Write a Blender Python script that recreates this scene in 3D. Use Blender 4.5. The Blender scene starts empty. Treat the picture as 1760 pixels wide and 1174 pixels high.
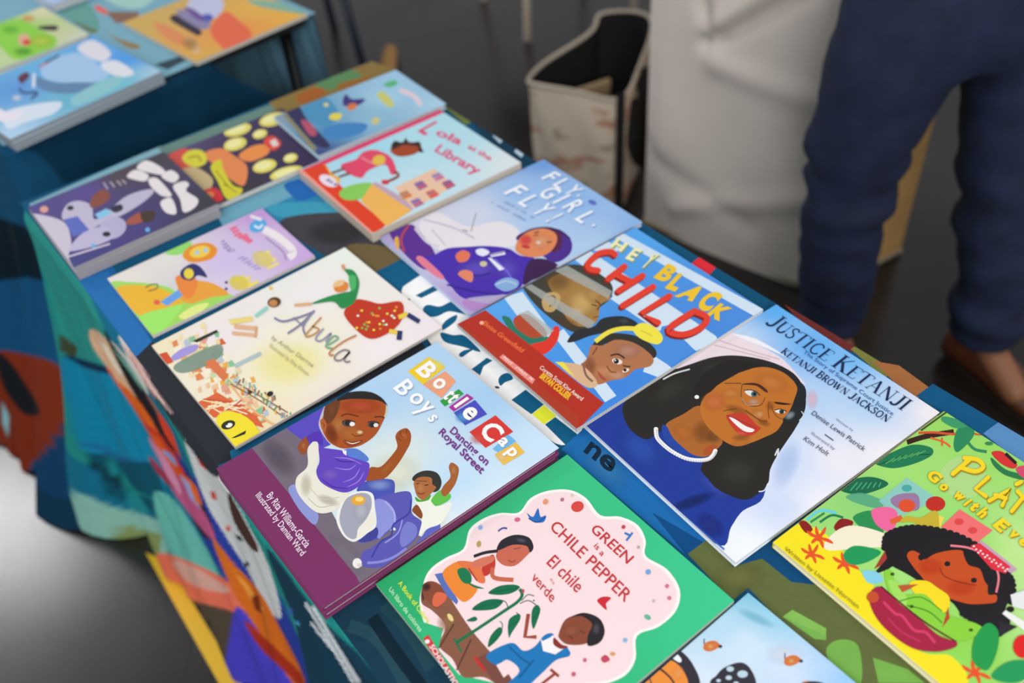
import bpy, bmesh, math, random
from mathutils import Vector, Matrix
from mathutils.geometry import tessellate_polygon
random.seed(7)
sc = bpy.context.scene
COL = sc.collection
# ------------------------------------------------------------------ camera
PITCH, ROLL, FPX, HC = 0.74648, -0.095086, 1633.0, 1.48
W, H = 1760, 1174
cp, sp_ = math.cos(PITCH), math.sin(PITCH)
FWD = Vector((0, cp, -sp_))
_x = Vector((1, 0, 0)); _u = _x.cross(FWD)
XR = _x*math.cos(ROLL) + _u*math.sin(ROLL)
UR = -_x*math.sin(ROLL) + _u*math.cos(ROLL)
cam_d = bpy.data.cameras.new('camera'); cam = bpy.data.objects.new('camera', cam_d); COL.objects.link(cam)
m = Matrix((XR, UR, -FWD)).transposed().to_4x4(); m.translation = Vector((0, 0, HC)); cam.matrix_world = m
cam_d.sensor_width = 36; cam_d.lens = 36*FPX/W; cam_d.clip_start = .02
cam_d.dof.use_dof = True; cam_d.dof.focus_distance = 0.93; cam_d.dof.aperture_fstop = 2.9
sc.camera = cam
# ------------------------------------------------------------------ light
sc.view_settings.view_transform = 'Standard'; sc.view_settings.look = 'None'
sc.view_settings.exposure = 0.0; sc.view_settings.gamma = 1
wd = bpy.data.worlds.new('world'); sc.world = wd; wd.use_nodes = True
wd.node_tree.nodes['Background'].inputs[0].default_value = (.93, .96, 1, 1)
wd.node_tree.nodes['Background'].inputs[1].default_value = .40
def area(name, loc, sx, sy, power, col=(1, .98, .95), aim=None):
    d = bpy.data.lights.new(name, 'AREA'); d.shape = 'RECTANGLE'; d.size = sx; d.size_y = sy
    d.energy = power; d.color = col
    o = bpy.data.objects.new(name, d); COL.objects.link(o); o.location = loc
    if aim: o.rotation_euler = (Vector(aim)-Vector(loc)).to_track_quat('-Z', 'Y').to_euler()
    return o
area('ceiling_or_fill_light', (1.6, .5, 3.0), 1.6, .9, 13, (1, 1, 1))
area('ceiling_or_fill_light', (-1.4, .2, 3.0), 1.4, .9, 11, (1, 1, 1))
area('ceiling_or_fill_light', (-3.3, 3.7, 3.0), 1.1, .9, 80, (1, 1, 1))
area('ceiling_or_fill_light', (.3, -2.9, 2.8), 2.6, 1.2, 125, (1, 1, 1), (.5, 1.6, .5))  # fill light added behind the camera to brighten the grey bag

# ------------------------------------------------------------------ helpers
def lin(h, a=1.0):
    h = h.lstrip('#'); c = [int(h[i:i+2], 16)/255 for i in (0, 2, 4)]
    return tuple((x/12.92 if x <= .04045 else ((x+.055)/1.055)**2.4) for x in c) + (a,)
def unproj(px, py, z):
    v = FWD*FPX + XR*(px-W/2) - UR*(py-H/2); t = (z-HC)/v.z
    return Vector((0, 0, HC)) + v*t
def projpx(P):
    Q = Vector(P)-Vector((0, 0, HC)); d = Q.dot(FWD)
    return (W/2+FPX*Q.dot(XR)/d, H/2-FPX*Q.dot(UR)/d)
def link(name, me, mat=None, parent=None, loc=None, rotz=None):
    o = bpy.data.objects.new(name, me); COL.objects.link(o)
    if mat is not None and me is not None: me.materials.append(mat)
    if parent is not None: o.parent = parent
    if loc is not None: o.location = loc
    if rotz is not None: o.rotation_euler = (0, 0, rotz)
    return o
def tag(o, label=None, cat=None, group=None, kind=None):
    if label: o['label'] = label
    if cat: o['category'] = cat
    if group: o['group'] = group
    if kind: o['kind'] = kind
    return o
def mesh(name, vs, fs, smooth=False):
    me = bpy.data.meshes.new(name); me.from_pydata([tuple(v) for v in vs], [], fs); me.update()
    if smooth: me.polygons.foreach_set('use_smooth', [True]*len(me.polygons))
    return me
def paint(me, cols):
    at = me.color_attributes.new('print', 'FLOAT_COLOR', 'POINT')
    at.data.foreach_set('color', [c for k in cols for c in k])
def nt(name):
    mt = bpy.data.materials.new(name); mt.use_nodes = True
    return mt, mt.node_tree, mt.node_tree.nodes['Principled BSDF']
def simple(name, col, rough=.6, noise=0, nscale=30, bump=0, spec=.5, metal=0, sheen=0):
    mt, t, b = nt(name)
    b.inputs['Base Color'].default_value = lin(col); b.inputs['Roughness'].default_value = rough
    b.inputs['Specular IOR Level'].default_value = spec; b.inputs['Metallic'].default_value = metal
    if noise or bump:
        tc = t.nodes.new('ShaderNodeTexCoord'); n = t.nodes.new('ShaderNodeTexNoise')
        n.inputs['Scale'].default_value = nscale; n.inputs['Detail'].default_value = 6
        t.links.new(tc.outputs['Object'], n.inputs['Vector'])
        if noise:
            r = t.nodes.new('ShaderNodeValToRGB'); c = lin(col)
            r.color_ramp.elements[0].position = .3; r.color_ramp.elements[1].position = .7
            r.color_ramp.elements[0].color = tuple(x*(1-noise) for x in c[:3])+(1,)
            r.color_ramp.elements[1].color = tuple(min(1, x*(1+noise)) for x in c[:3])+(1,)
            t.links.new(n.outputs['Fac'], r.inputs[0]); t.links.new(r.outputs[0], b.inputs['Base Color'])
        if bump:
            bp = t.nodes.new('ShaderNodeBump'); bp.inputs['Strength'].default_value = bump
            bp.inputs['Distance'].default_value = .01
            t.links.new(n.outputs['Fac'], bp.inputs['Height']); t.links.new(bp.outputs[0], b.inputs['Normal'])
    return mt
def printed(name, rough=.35, spec=.4, coat=0, bump=0, bscale=60):
    mt, t, b = nt(name)
    a = t.nodes.new('ShaderNodeAttribute'); a.attribute_name = 'print'
    t.links.new(a.outputs['Color'], b.inputs['Base Color']); t.links.new(a.outputs['Alpha'], b.inputs['Alpha'])
    b.inputs['Roughness'].default_value = rough; b.inputs['Specular IOR Level'].default_value = spec
    b.inputs['Coat Weight'].default_value = coat; b.inputs['Coat Roughness'].default_value = .12
    if bump:
        tc = t.nodes.new('ShaderNodeTexCoord'); n = t.nodes.new('ShaderNodeTexNoise'); n.inputs['Scale'].default_value = bscale
        n.inputs['Detail'].default_value = 5
        bp = t.nodes.new('ShaderNodeBump'); bp.inputs['Strength'].default_value = bump; bp.inputs['Distance'].default_value = .01
        t.links.new(tc.outputs['Object'], n.inputs['Vector']); t.links.new(n.outputs['Fac'], bp.inputs['Height']); t.links.new(bp.outputs[0], b.inputs['Normal'])
    return mt
M_PRINT = printed('printed_cover', .36, .25, .05)
M_CLOTH = printed('printed_cloth', .85, .15, 0, .25, 40)
def pages_mat():
    mt, t, b = nt('page_edges')
    tc = t.nodes.new('ShaderNodeTexCoord'); w = t.nodes.new('ShaderNodeTexWave'); w.bands_direction = 'Z'
    w.inputs['Scale'].default_value = 900; w.inputs['Distortion'].default_value = .6
    r = t.nodes.new('ShaderNodeValToRGB'); r.color_ramp.elements[0].color = lin('a8a29a'); r.color_ramp.elements[1].color = lin('e4dfd6')
    t.links.new(tc.outputs['Object'], w.inputs['Vector']); t.links.new(w.outputs['Fac'], r.inputs[0]); t.links.new(r.outputs[0], b.inputs['Base Color'])
    b.inputs['Roughness'].default_value = .8
    return mt
M_PAGE = pages_mat()
def box_mesh(name, x0, x1, y0, y1, z0, z1, bev=0, seg=2):
    bm = bmesh.new()
    bmesh.ops.create_cube(bm, size=1)
    for v in bm.verts:
        v.co = Vector(((x0+x1)/2+v.co.x*(x1-x0), (y0+y1)/2+v.co.y*(y1-y0), (z0+z1)/2+v.co.z*(z1-z0)))
    if bev: bmesh.ops.bevel(bm, geom=bm.edges[:], offset=bev, segments=seg, affect='EDGES', profile=.5)
    me = bpy.data.meshes.new(name); bm.to_mesh(me); bm.free(); return me
def tube_mesh(name, pts, r, n=10, cap=True):
    vs = []; fs = []
    rs = r if isinstance(r, (list, tuple)) else [r]*len(pts)
    pts = [Vector(p) for p in pts]
    for i, p in enumerate(pts):
        d = (pts[min(i+1, len(pts)-1)]-pts[max(i-1, 0)]).normalized()
        a = d.cross(Vector((0, 0, 1))); a = a if a.length > .05 else d.cross(Vector((1, 0, 0)))
        a.normalize(); b = d.cross(a)
        for k in range(n):
            t = 2*math.pi*k/n; vs.append(p+(a*math.cos(t)+b*math.sin(t))*rs[i])
    for i in range(len(pts)-1):
        for k in range(n): fs.append((i*n+k, i*n+(k+1) % n, (i+1)*n+(k+1) % n, (i+1)*n+k))
    if cap: fs.append(tuple(range(n))[::-1]); fs.append(tuple((len(pts)-1)*n+k for k in range(n)))
    return mesh(name, vs, fs, True)
def crom(pts, closed=True, n=5):
    P = [Vector((p[0], p[1])) for p in pts]; out = []; N = len(P)
    for i in range(N if closed else N-1):
        if closed: a, b, c, d = P[i-1], P[i], P[(i+1) % N], P[(i+2) % N]
        else: a, b, c, d = P[max(i-1, 0)], P[i], P[i+1], P[min(i+2, N-1)]
        for k in range(n):
            t = k/n
            q = .5*((2*b)+(c-a)*t+(2*a-5*b+4*c-d)*t*t+(3*b-a-3*c+d)*t**3)
            out.append((q.x, q.y))
    if not closed: out.append((P[-1].x, P[-1].y))
    return out
def homography(src, dst):
    import numpy as np
    A = []; B = []
    for (x, y), (u, v) in zip(src, dst):
        A.append([x, y, 1, 0, 0, 0, -u*x, -u*y]); B.append(u)
        A.append([0, 0, 0, x, y, 1, -v*x, -v*y]); B.append(v)
    h = np.linalg.solve(np.array(A, float), np.array(B, float)); h = list(h)+[1]
    def f(p):
        x, y = p; d = h[6]*x+h[7]*y+h[8]
        return ((h[0]*x+h[1]*y+h[2])/d, (h[3]*x+h[4]*y+h[5])/d)
    return f
def clip(poly, x0, x1, y0, y1):
    def cl(ps, ins, inter):
        out = []
        for i in range(len(ps)):
            a, b = ps[i-1], ps[i]
            if ins(b):
                if not ins(a): out.append(inter(a, b))
                out.append(b)
            elif ins(a): out.append(inter(a, b))
        return out
    def ix(v, k):
        def f(a, b):
            t = (v-a[k])/(b[k]-a[k]); return (a[0]+(b[0]-a[0])*t, a[1]+(b[1]-a[1])*t)
        return f
    for ins, it in ((lambda p: p[0] >= x0, ix(x0, 0)), (lambda p: p[0] <= x1, ix(x1, 0)), (lambda p: p[1] >= y0, ix(y0, 1)), (lambda p: p[1] <= y1, ix(y1, 1))):
        poly = cl(poly, ins, it)
        if len(poly) < 3: return []
    return poly
_glyph = {}
def text_tris(s, bold=0.0):
    k = (s, bold)
    if k in _glyph: return _glyph[k]
    cu = bpy.data.curves.new('lettering', 'FONT'); cu.body = s; cu.size = 1; cu.offset = bold; cu.resolution_u = 3
    o = bpy.data.objects.new('lettering', cu); COL.objects.link(o)
    dg = bpy.context.evaluated_depsgraph_get(); me = o.evaluated_get(dg).to_mesh()
    me.calc_loop_triangles()
    vs = [(v.co.x, v.co.y) for v in me.vertices]; fs = [tuple(t.vertices) for t in me.loop_triangles]
    o.evaluated_get(dg).to_mesh_clear(); bpy.data.objects.remove(o); bpy.data.curves.remove(cu)
    xs = [v[0] for v in vs] or [0, 1]
    _glyph[k] = (vs, fs, min(xs), max(xs)); return _glyph[k]
# high-contrast serif strokes: (points, thick?)  glyph box 0..w by 0..1
SER = {
 'J': (.55, [([(.38, 1), (.38, .25), (.3, .05), (.12, .0), (.03, .12)], 1), ([(.2, 1), (.55, 1)], 0)]),
 'U': (.85, [([(.18, 1), (.18, .3), (.3, .03), (.48, 0), (.6, .08), (.68, .3)], 1), ([(.68, .3), (.68, 1)], 0), ([(.02, 1), (.36, 1)], 0), ([(.54, 1), (.82, 1)], 0)]),
 'S': (.62, [([(.52, .8), (.4, .98), (.2, .95), (.12, .78), (.25, .58), (.45, .42), (.5, .2), (.35, .02), (.15, .03), (.06, .2)], .6)]),
 'T': (.8, [([(.4, 0), (.4, 1)], 1), ([(.03, .82), (.05, 1), (.75, 1), (.77, .82)], 0), ([(.24, 0), (.56, 0)], 0)]),
 'I': (.42, [([(.2, 0), (.2, 1)], 1), ([(.05, 1), (.36, 1)], 0), ([(.05, 0), (.36, 0)], 0)]),
 'C': (.78, [([(.68, .78), (.55, .97), (.35, .98), (.15, .75), (.12, .5), (.18, .2), (.38, .01), (.58, .05), (.7, .22)], .6)]),
 'E': (.72, [([(.2, 0), (.2, 1)], 1), ([(.04, 1), (.62, 1), (.64, .82)], 0), ([(.2, .52), (.5, .52)], 0), ([(.04, 0), (.64, 0), (.67, .2)], 0)]),
 'K': (.85, [([(.2, 0), (.2, 1)], 1), ([(.05, 1), (.36, 1)], 0), ([(.05, 0), (.36, 0)], 0), ([(.2, .4), (.68, 1)], 0), ([(.34, .55), (.72, 0)], 1), ([(.58, 0), (.85, 0)], 0)]),
 'A': (.85, [([(.1, 0), (.42, 1)], 0), ([(.42, 1), (.72, 0)], 1), ([(.2, .35), (.6, .35)], 0), ([(0, 0), (.22, 0)], 0), ([(.58, 0), (.85, 0)], 0)]),
 'N': (.9, [([(.15, 0), (.15, 1)], 0), ([(.15, 1), (.72, 0)], 1), ([(.72, 0), (.72, 1)], 0), ([(.02, 0), (.28, 0)], 0), ([(.58, 1), (.86, 1)], 0)]),
 'B': (.74, [([(.2, 0), (.2, 1)], 1), ([(.05, 1), (.45, 1), (.58, .85), (.56, .64), (.42, .53), (.2, .53)], .4), ([(.42, .53), (.62, .42), (.64, .15), (.48, 0), (.05, 0)], .5)]),
 'R': (.8, [([(.2, 0), (.2, 1)], 1), ([(.05, 1), (.45, 1), (.6, .85), (.58, .62), (.42, .5), (.2, .5)], .45), ([(.38, .5), (.68, 0)], 1), ([(.05, 0), (.36, 0)], 0), ([(.6, 0), (.82, 0)], 0)]),
 'O': (.85, [([(.42, 1), (.22, .9), (.12, .5), (.22, .1), (.42, 0), (.62, .1), (.72, .5), (.62, .9), (.42, 1)], .6)]),
 'W': (1.15, [([(.08, 1), (.32, 0)], 1), ([(.32, 0), (.52, .95)], 0), ([(.5, 1), (.74, 0)], 1), ([(.74, 0), (1.0, 1)], 0), ([(0, 1), (.24, 1)], 0), ([(.9, 1), (1.12, 1)], 0)]),
 ' ': (.35, [])}
class Art:
    """flat printed artwork in a surface's own 2D frame; pts given in photo px of a crop, mapped by f"""
    def __init__(s, f, z, rect=None, step=.000004):
        s.f = f; s.z = z; s.V = []; s.F = []; s.C = []; s.rect = rect; s.step = step; s.k = (0, 0, 1)
    def src(s, ox, oy, sc_): s.k = (ox, oy, sc_); return s
    def g(s, p): return (s.k[0]+p[0]*s.k[2], s.k[1]+p[1]*s.k[2])
    def add(s, pts, col):            # pts in crop px, one colour
        q = [s.f(s.g(p)) for p in pts]
        if s.rect: q = clip(q, *s.rect)
        if len(q) < 3: return
        s.z += s.step
        v3 = [Vector((a, b, 0)) for a, b in q]
        o = len(s.V)
        for t in tessellate_polygon([v3]):
            a, b, c = [v3[i] for i in t]
            ar = (b-a).cross(c-a).z
            if abs(ar) < 1e-12: continue
            s.F.append(tuple(o+i for i in (t if ar > 0 else t[::-1])))
        s.V += [(a, b, s.z) for a, b in q]; s.C += [col]*len(q)
    def p(s, col, pts, sm=True, a=1): s.add(crom(pts) if sm else pts, lin(col, a)); return s
    def q(s, col, pts, a=1): return s.p(col, pts, False, a)
    def e(s, col, x, y, rx, ry=None, ang=0, a=1):
        ry = ry or rx; ca, sa = math.cos(math.radians(ang)), math.sin(math.radians(ang))
        s.add([(x+rx*math.cos(t)*ca-ry*math.sin(t)*sa, y+rx*math.cos(t)*sa+ry*math.sin(t)*ca) for t in [2*math.pi*i/18 for i in range(18)]], lin(col, a)); return s
    def l(s, col, w, pts, sm=True, a=1, taper=False):
        P = crom(pts, False, 4) if sm and len(pts) > 2 else pts
        L = []; R = []; n = len(P)
        for i in range(n):
            ax, ay = P[max(i-1, 0)]; bx, by = P[min(i+1, n-1)]; dx, dy = bx-ax, by-ay; d = math.hypot(dx, dy) or 1
            ww = w/2*(1 if not taper else max(.08, math.sin(math.pi*(i+.4)/(n))))
            L.append((P[i][0]-dy/d*ww, P[i][1]+dx/d*ww)); R.append((P[i][0]+dy/d*ww, P[i][1]-dx/d*ww))
        s.z += s.step; o = len(s.V); c = lin(col, a)
        Lq = [s.f(s.g(p)) for p in L]; Rq = [s.f(s.g(p)) for p in R]
        if s.rect:
            x0, x1, y0, y1 = s.rect
            cl = lambda p: (min(max(p[0], x0), x1), min(max(p[1], y0), y1))
            Lq = [cl(p) for p in Lq]; Rq = [cl(p) for p in Rq]
        for u, v in zip(Lq, Rq): s.V += [(u[0], u[1], s.z), (v[0], v[1], s.z)]; s.C += [c, c]
        for i in range(n-1): s.F.append((o+2*i, o+2*i+1, o+2*i+3, o+2*i+2))
        return s
    def b(s, col, a, x, y, rx, ry=None, ang=0):   # airbrushed spot
        ry = ry or rx; ca, sa = math.cos(math.radians(ang)), math.sin(math.radians(ang))
        s.z += s.step; o = len(s.V); N = 16; rings = [(0, 1), (.3, .9), (.55, .62), (.78, .28), (1, 0)]
        for r, f in rings:
            for i in range(1 if r == 0 else N):
                t = 2*math.pi*i/N; X = x+r*(rx*math.cos(t)*ca-ry*math.sin(t)*sa); Y = y+r*(rx*math.cos(t)*sa+ry*math.sin(t)*ca)
                u, v = s.f(s.g((X, Y)))
                if s.rect: u = min(max(u, s.rect[0]), s.rect[1]); v = min(max(v, s.rect[2]), s.rect[3])
                s.V.append((u, v, s.z)); s.C.append(lin(col, a*f))
        for i in range(N): s.F.append((o, o+1+(i+1) % N, o+1+i))
        for k in range(3):
            for i in range(N):
                j = (i+1) % N; A = o+1+k*N; B = A+N; s.F.append((A+i, A+j, B+j, B+i))
        return s
    def t(s, txt, p0, p1, p2, col, bold=.0, a=1):
        vs, fs, x0, x1 = text_tris(txt, bold); s.z += s.step*2; o = len(s.V); c = lin(col, a)
        A = Vector(s.f(s.g(p0))); X = Vector(s.f(s.g(p1)))-A; Y = (Vector(s.f(s.g(p2)))-A)/.7
        for x, y in vs:
            q = A+X*((x-x0)/(x1-x0))+Y*y; s.V.append((q.x, q.y, s.z)); s.C.append(c)
        for t in fs: s.F.append(tuple(o+i for i in t))
        return s
    def gl(s, ch, cx, cy, w, h, col, d=(.70, .71), u=(.82, -.57), bold=.0, a=1):   # one letter fitted into a slanted cell
        vs, fs, x0, x1 = text_tris(ch, bold); ys = [v[1] for v in vs]; y0, y1 = min(ys), max(ys); s.z += s.step*2; o = len(s.V); c = lin(col, a)
        for x, y in vs:
            p = (x-x0)/(x1-x0)-.5; q = (y-y0)/(y1-y0)-.5
            X, Y = s.f(s.g((cx+d[0]*w*p+u[0]*h*q, cy+d[1]*w*p+u[1]*h*q))); s.V.append((X, Y, s.z)); s.C.append(c)
        for t in fs: s.F.append(tuple(o+i for i in t))
        return s
    def scrib(s, p0, p1, p2, col, w=5, n=12, seed=1):   # a line of print too blurred to read
        rn = random.Random(seed); dx, dy = (p1[0]-p0[0])/n, (p1[1]-p0[1])/n; ux, uy = p2[0]-p0[0], p2[1]-p0[1]
        for i in range(n):
            if rn.random() < .14: continue
            x, y = p0[0]+dx*(i+.2), p0[1]+dy*(i+.2); a0, a1 = rn.uniform(0, .25), rn.uniform(.6, 1)
            s.l(col, w, [(x+ux*a0, y+uy*a0), (x+ux*a1+dx*.2, y+uy*a1+dy*.2)]); s.l(col, w, [(x+ux*.5, y+uy*.5), (x+dx*.6+ux*rn.uniform(.1, .8), y+dy*.6+uy*rn.uniform(.1, .8))])
        return s
    def ser(s, txt, p0, p1, p2, col, first=1.25, thick=.13, thin=.035):
        A = Vector(s.f(s.g(p0))); X = Vector(s.f(s.g(p1)))-A; Y = Vector(s.f(s.g(p2)))-A
        caps = [i == 0 or txt[i-1] == ' ' for i in range(len(txt))]
        tot = sum(SER[ch][0]*(first if cp_ else 1) for ch, cp_ in zip(txt, caps)); k = 1/tot; x = 0
        fo, ko, ro = s.f, s.k, s.rect
        s.k = (0, 0, 1); s.rect = None
        yx = 1
        for ch, cp_ in zip(txt, caps):
            m_ = first if cp_ else 1
            xx = x
            s.f = lambda p: tuple(A+X*((xx+p[0]*m_)*k)+Y*(p[1]*m_))
            for pts, th in SER[ch][1]:
                s.l(col, thin+(thick-thin)*th, pts, len(pts) > 3)
            x += SER[ch][0]*m_
        s.f, s.k, s.rect = fo, ko, ro
        return s
    def bg(s, ctl, n=14, zlift=True, pw=2.2):        # smooth colour field over the whole rect; ctl = [(x,y,hex)]
        x0, x1, y0, y1 = s.rect; s.z += s.step; o = len(s.V)
        C = [(s.f(s.g((x, y))), lin(h)) for x, y, h in ctl]
        for j in range(n+1):
            for i in range(n+1):
                u = x0+(x1-x0)*i/n; v = y0+(y1-y0)*j/n; ws = [1/(((u-c[0])**2+(v-c[1])**2)**(pw/2)+1e-6) for c, _ in C]; S = sum(ws)
                s.V.append((u, v, s.z)); s.C.append(tuple(sum(w*c[1][k] for w, c in zip(ws, C))/S for k in range(3))+(1,))
        for j in range(n):
            for i in range(n):
                a = o+j*(n+1)+i; s.F.append((a, a+1, a+n+2, a+n+1))
        return s
SURVEY = dict(bcb=2.5, abu=1, lav=.6, spc=3, wit=1.2, lola=2, fly=1, hey=.6, jus=1.2, grn=.6, bus=1)
SC = .0074      # metres per unit of the survey of the covers
BK = {}         # name -> root, Art, dims
def book(key, px, geo, ztop, thick, label, base, hard=True, spine='ffffff', n=1, edge=None, group=None, jit=.002, pagecol=None, boards=None):
    """stack of n copies; the top one carries the artwork. px = TL TR BR BL of the cover in the photograph"""
    cx, cy, th, w, l = geo[0]*SC, geo[1]*SC, math.radians(geo[2]), geo[3]*SC, geo[4]*SC
    each = thick/n; bt = .0024 if hard else .0006; ins = .003 if hard else .0
    zs = SURVEY.get(key)
    if zs is not None:
        f_ = (HC-ztop)/(HC-.74-zs*SC); cx, cy, w, l = cx*f_, cy*f_, w*f_, l*f_
    for k in range(n):
        z0 = ztop-thick+k*each; top = k == n-1
        dx = 0 if top else random.uniform(-jit, jit); dy = 0 if top else random.uniform(-jit, jit)
        c, s_ = math.cos(th), math.sin(th)
        r = link('picture_book', None, loc=(cx+dx*c-dy*s_, cy+dx*s_+dy*c, z0), rotz=th+(0 if top else random.uniform(-.006, .006)))
        lb = label if top else label_under(label, n, k)
        tag(r, lb, 'book', group or ('picture books on the far table' if key in ('whale', 'green2', 'pale', 'orange') else 'picture books on the near table'))
        hx, hy = w/2, l/2
        def board(nm, za, zb, col):
            me = box_mesh(nm, -hx, hx, -hy, hy, za, zb, min(.0007, bt*.3), 2); o = link(nm, me, None, r); return o
        bc = simple('cover_board', boards or edge or spine, .4, spec=.4)
        link('back_cover', box_mesh('back_cover', -hx, hx, -hy, hy, .0002, bt, bt*.3), bc, r)
        link('page_block', box_mesh('page_block', -hx+ins*.3, hx-ins, -hy+ins, hy-ins, bt, each-bt), M_PAGE if not pagecol else simple('page_block_tinted', pagecol, .8), r)
        link('spine', box_mesh('spine', -hx-.0006, -hx+.0012, -hy, hy, .0004, each-.0002, .0005), simple('spine_print', spine, .4), r)
        if top:
            BK[key] = dict(root=r, w=w, l=l, z=each, px=px, bc=bc, bt=bt)
            A = Art(homography(px, [(-hx, hy), (hx, hy), (hx, -hy), (-hx, -hy)]), each+.00002, (-hx, hx, -hy, hy))
            BK[key]['art'] = A; BK[key]['edge'] = edge or spine
        else:
            link('front_cover', box_mesh('front_cover', -hx, hx, -hy, hy, each-bt, each, bt*.3), bc, r)
    return A
def label_under(label, n, k):
    pos = 'lowest' if k == 0 else 'middle'
    return UNDER.get(label, 'copy').replace('@', pos if n > 2 else 'lower')
UNDER = {}
def finish(key):
    B = BK[key]; A = B['art']; hx, hy = B['w']/2, B['l']/2; z, bt = B['z'], B['bt']
    bx = box_mesh('tmp', -hx, hx, -hy, hy, z-bt, z, bt*.25, 2)
    vs = [tuple(v.co) for v in bx.vertices]; fs = [tuple(p.vertices) for p in bx.polygons]; o = len(vs)
    bpy.data.meshes.remove(bx)
    me = mesh('front_cover', vs+A.V, fs+[tuple(o+i for i in f) for f in A.F])
    paint(me, [lin(B['edge'])]*o+A.C)
    link('front_cover', me, M_PRINT, B['root'])
# ------------------------------------------------------------------ the books of the near table
ZT = .74
L_ = {
 'bcb': 'picture book with boy in purple and white shirt, lettered Bottle Cap Boys',
 'abu': 'cream picture book lettered Abuela with woman in red skirt flying',
 'lav': 'lavender picture book with animal on green hills, behind the cream Abuela book',
 'spc': 'dark purple picture book of astronauts in white suits at the far left corner',
 'lola': 'picture book with pink spine edge showing a child in a pink dress bending over',
 'grn': 'square green picture book with pink flower panel lettered GREEN is a CHILE PEPPER',
}
UNDER.update({
 L_['bcb']: '@ maroon-edged copy underneath the book lettered Bottle Cap Boys',
 L_['abu']: '@ cream copy underneath the picture book lettered Abuela',
 L_['lav']: '@ copy underneath the lavender book with green hills',
 L_['spc']: '@ copy with grey page edges underneath the purple astronaut book',
 L_['lola']: '@ copy underneath the book with the pink spine edge',
 L_['grn']: '@ green copy underneath the book lettered GREEN is a CHILE PEPPER',
})
c1 = (0, 0, .3409); c2 = (0, 200, .2897); c3 = (440, 100, .3237); c4 = (160, 330, .3832); c5 = (640, 260, .2897)
c6 = (360, 580, .4175); cA = (770, 370, .3239); cB = (980, 510, .4002); cC = (620, 770, .375); cD = (1060, 1000, .25)
cE = (1300, 700, .4039); H1 = (490, 660, .1703); H2 = (490, 780, .1875); J1 = (1120, 590, .1789); T1 = (680, 600, .196)
K1 = (880, 440, .2044); G1 = (720, 880, .2505); Q1 = (1470, 840, .2846); Q2 = (1400, 700, .2045)
# --- Bottle Cap Boys
a = book('bcb', [(748, 588), (964.5, 772), (552, 1045.5), (372.5, 807.5)], (-18.35, 84.65, -55.0, 28.5, 36.9), ZT+.0205, .0195, L_['bcb'], 0, True, '7b2f60', 2, edge='7b2f60', jit=.0007)
a.src(*c6).bg([(960, 20, 'b4d6f3'), (1440, 440, 'cfe6f8'), (1000, 600, 'c2e0f6'), (760, 500, 'dfe8e2'), (1200, 700, 'dff0fa'), (700, 250, 'b2d5f2'), (950, 800, 'e6eef2'), (1150, 250, 'a9d0f1')])
a.b('eeeeda', .9, 760, 560, 130, 90).b('eeeeda', .7, 900, 760, 90, 110).b('f0f2e0', .6, 720, 640, 110, 70)
a.p('5c4cc0', [(240, 425), (450, 270), (540, 270), (520, 420), (420, 470), (320, 440)])
a.q('766a78', [(150, 475), (300, 375), (430, 470), (450, 640), (540, 800), (800, 800), (900, 840), (600, 1015)])
a.b('5e5468', .5, 280, 500, 110, 60, 50).b('8d8390', .6, 560, 900, 130, 50, 50)
a.q('7c2f62', [(-40, 560), (163, 452), (628, 1022), (430, 1170)])
a.q('766a78', [(600, 990), (690, 940), (740, 980), (628, 1040)])
a.src(*H2).p('8f98d2', [(20, 330), (90, 300), (180, 450), (290, 560), (260, 660), (150, 560), (60, 430)])
a.p('4a55b4', [(640, 340), (740, 260), (960, 250), (990, 340), (960, 400), (800, 440), (690, 380)]).b('8ba0e0', .8, 850, 300, 130, 60)
a.p('5b58b2', [(790, 440), (960, 380), (1110, 358), (1150, 420), (1150, 560), (1240, 640), (1210, 760), (1100, 870), (920, 1035), (700, 1040), (690, 920), (780, 870), (880, 800), (990, 740), (980, 690), (850, 790), (690, 825), (650, 790), (830, 700), (800, 560)])
a.p('8f95da', [(800, 452), (900, 440), (980, 520), (1000, 640), (900, 740), (840, 790), (815, 680)])
a.p('7a7fcc', [(1040, 760), (1100, 640), (1190, 680), (1180, 780), (1060, 870)]).l('3d3f9c', 16, [(1140, 440), (1120, 560), (980, 660), (960, 760), (860, 820), (780, 960)])
a.l('8c90d8', 22, [(1100, 880), (980, 960), (860, 1000), (740, 1010)]).l('aab0ea', 14, [(900, 450), (980, 540), (990, 640)]).l('9aa0e4', 12, [(1060, 620), (1020, 740), (900, 830)])
a.p('3f4296', [(650, 800), (760, 710), (830, 690), (830, 770), (740, 820)])
a.p('f0efe6', [(490, 480), (550, 395), (680, 355), (785, 380), (808, 500), (820, 670), (740, 740), (660, 800), (600, 815), (520, 760), (460, 640), (465, 540)])
a.p('a7a7b6', [(510, 490), (565, 410), (680, 372), (765, 400), (775, 510), (720, 620), (655, 700), (640, 780), (590, 790), (530, 740), (485, 620)])
a.b('c6c6d0', .8, 680, 540, 90, 120).p('efeadb', [(790, 560), (812, 650), (740, 725), (650, 785), (660, 700), (730, 620)])
a.e('e9aa3a', 655, 440, 66, 46).e('f8da7a', 665, 430, 38, 22)
a.e('f2ece6', 648, 1012, 42, 46).e('d8d0cc', 670, 1030, 24, 16)
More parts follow.
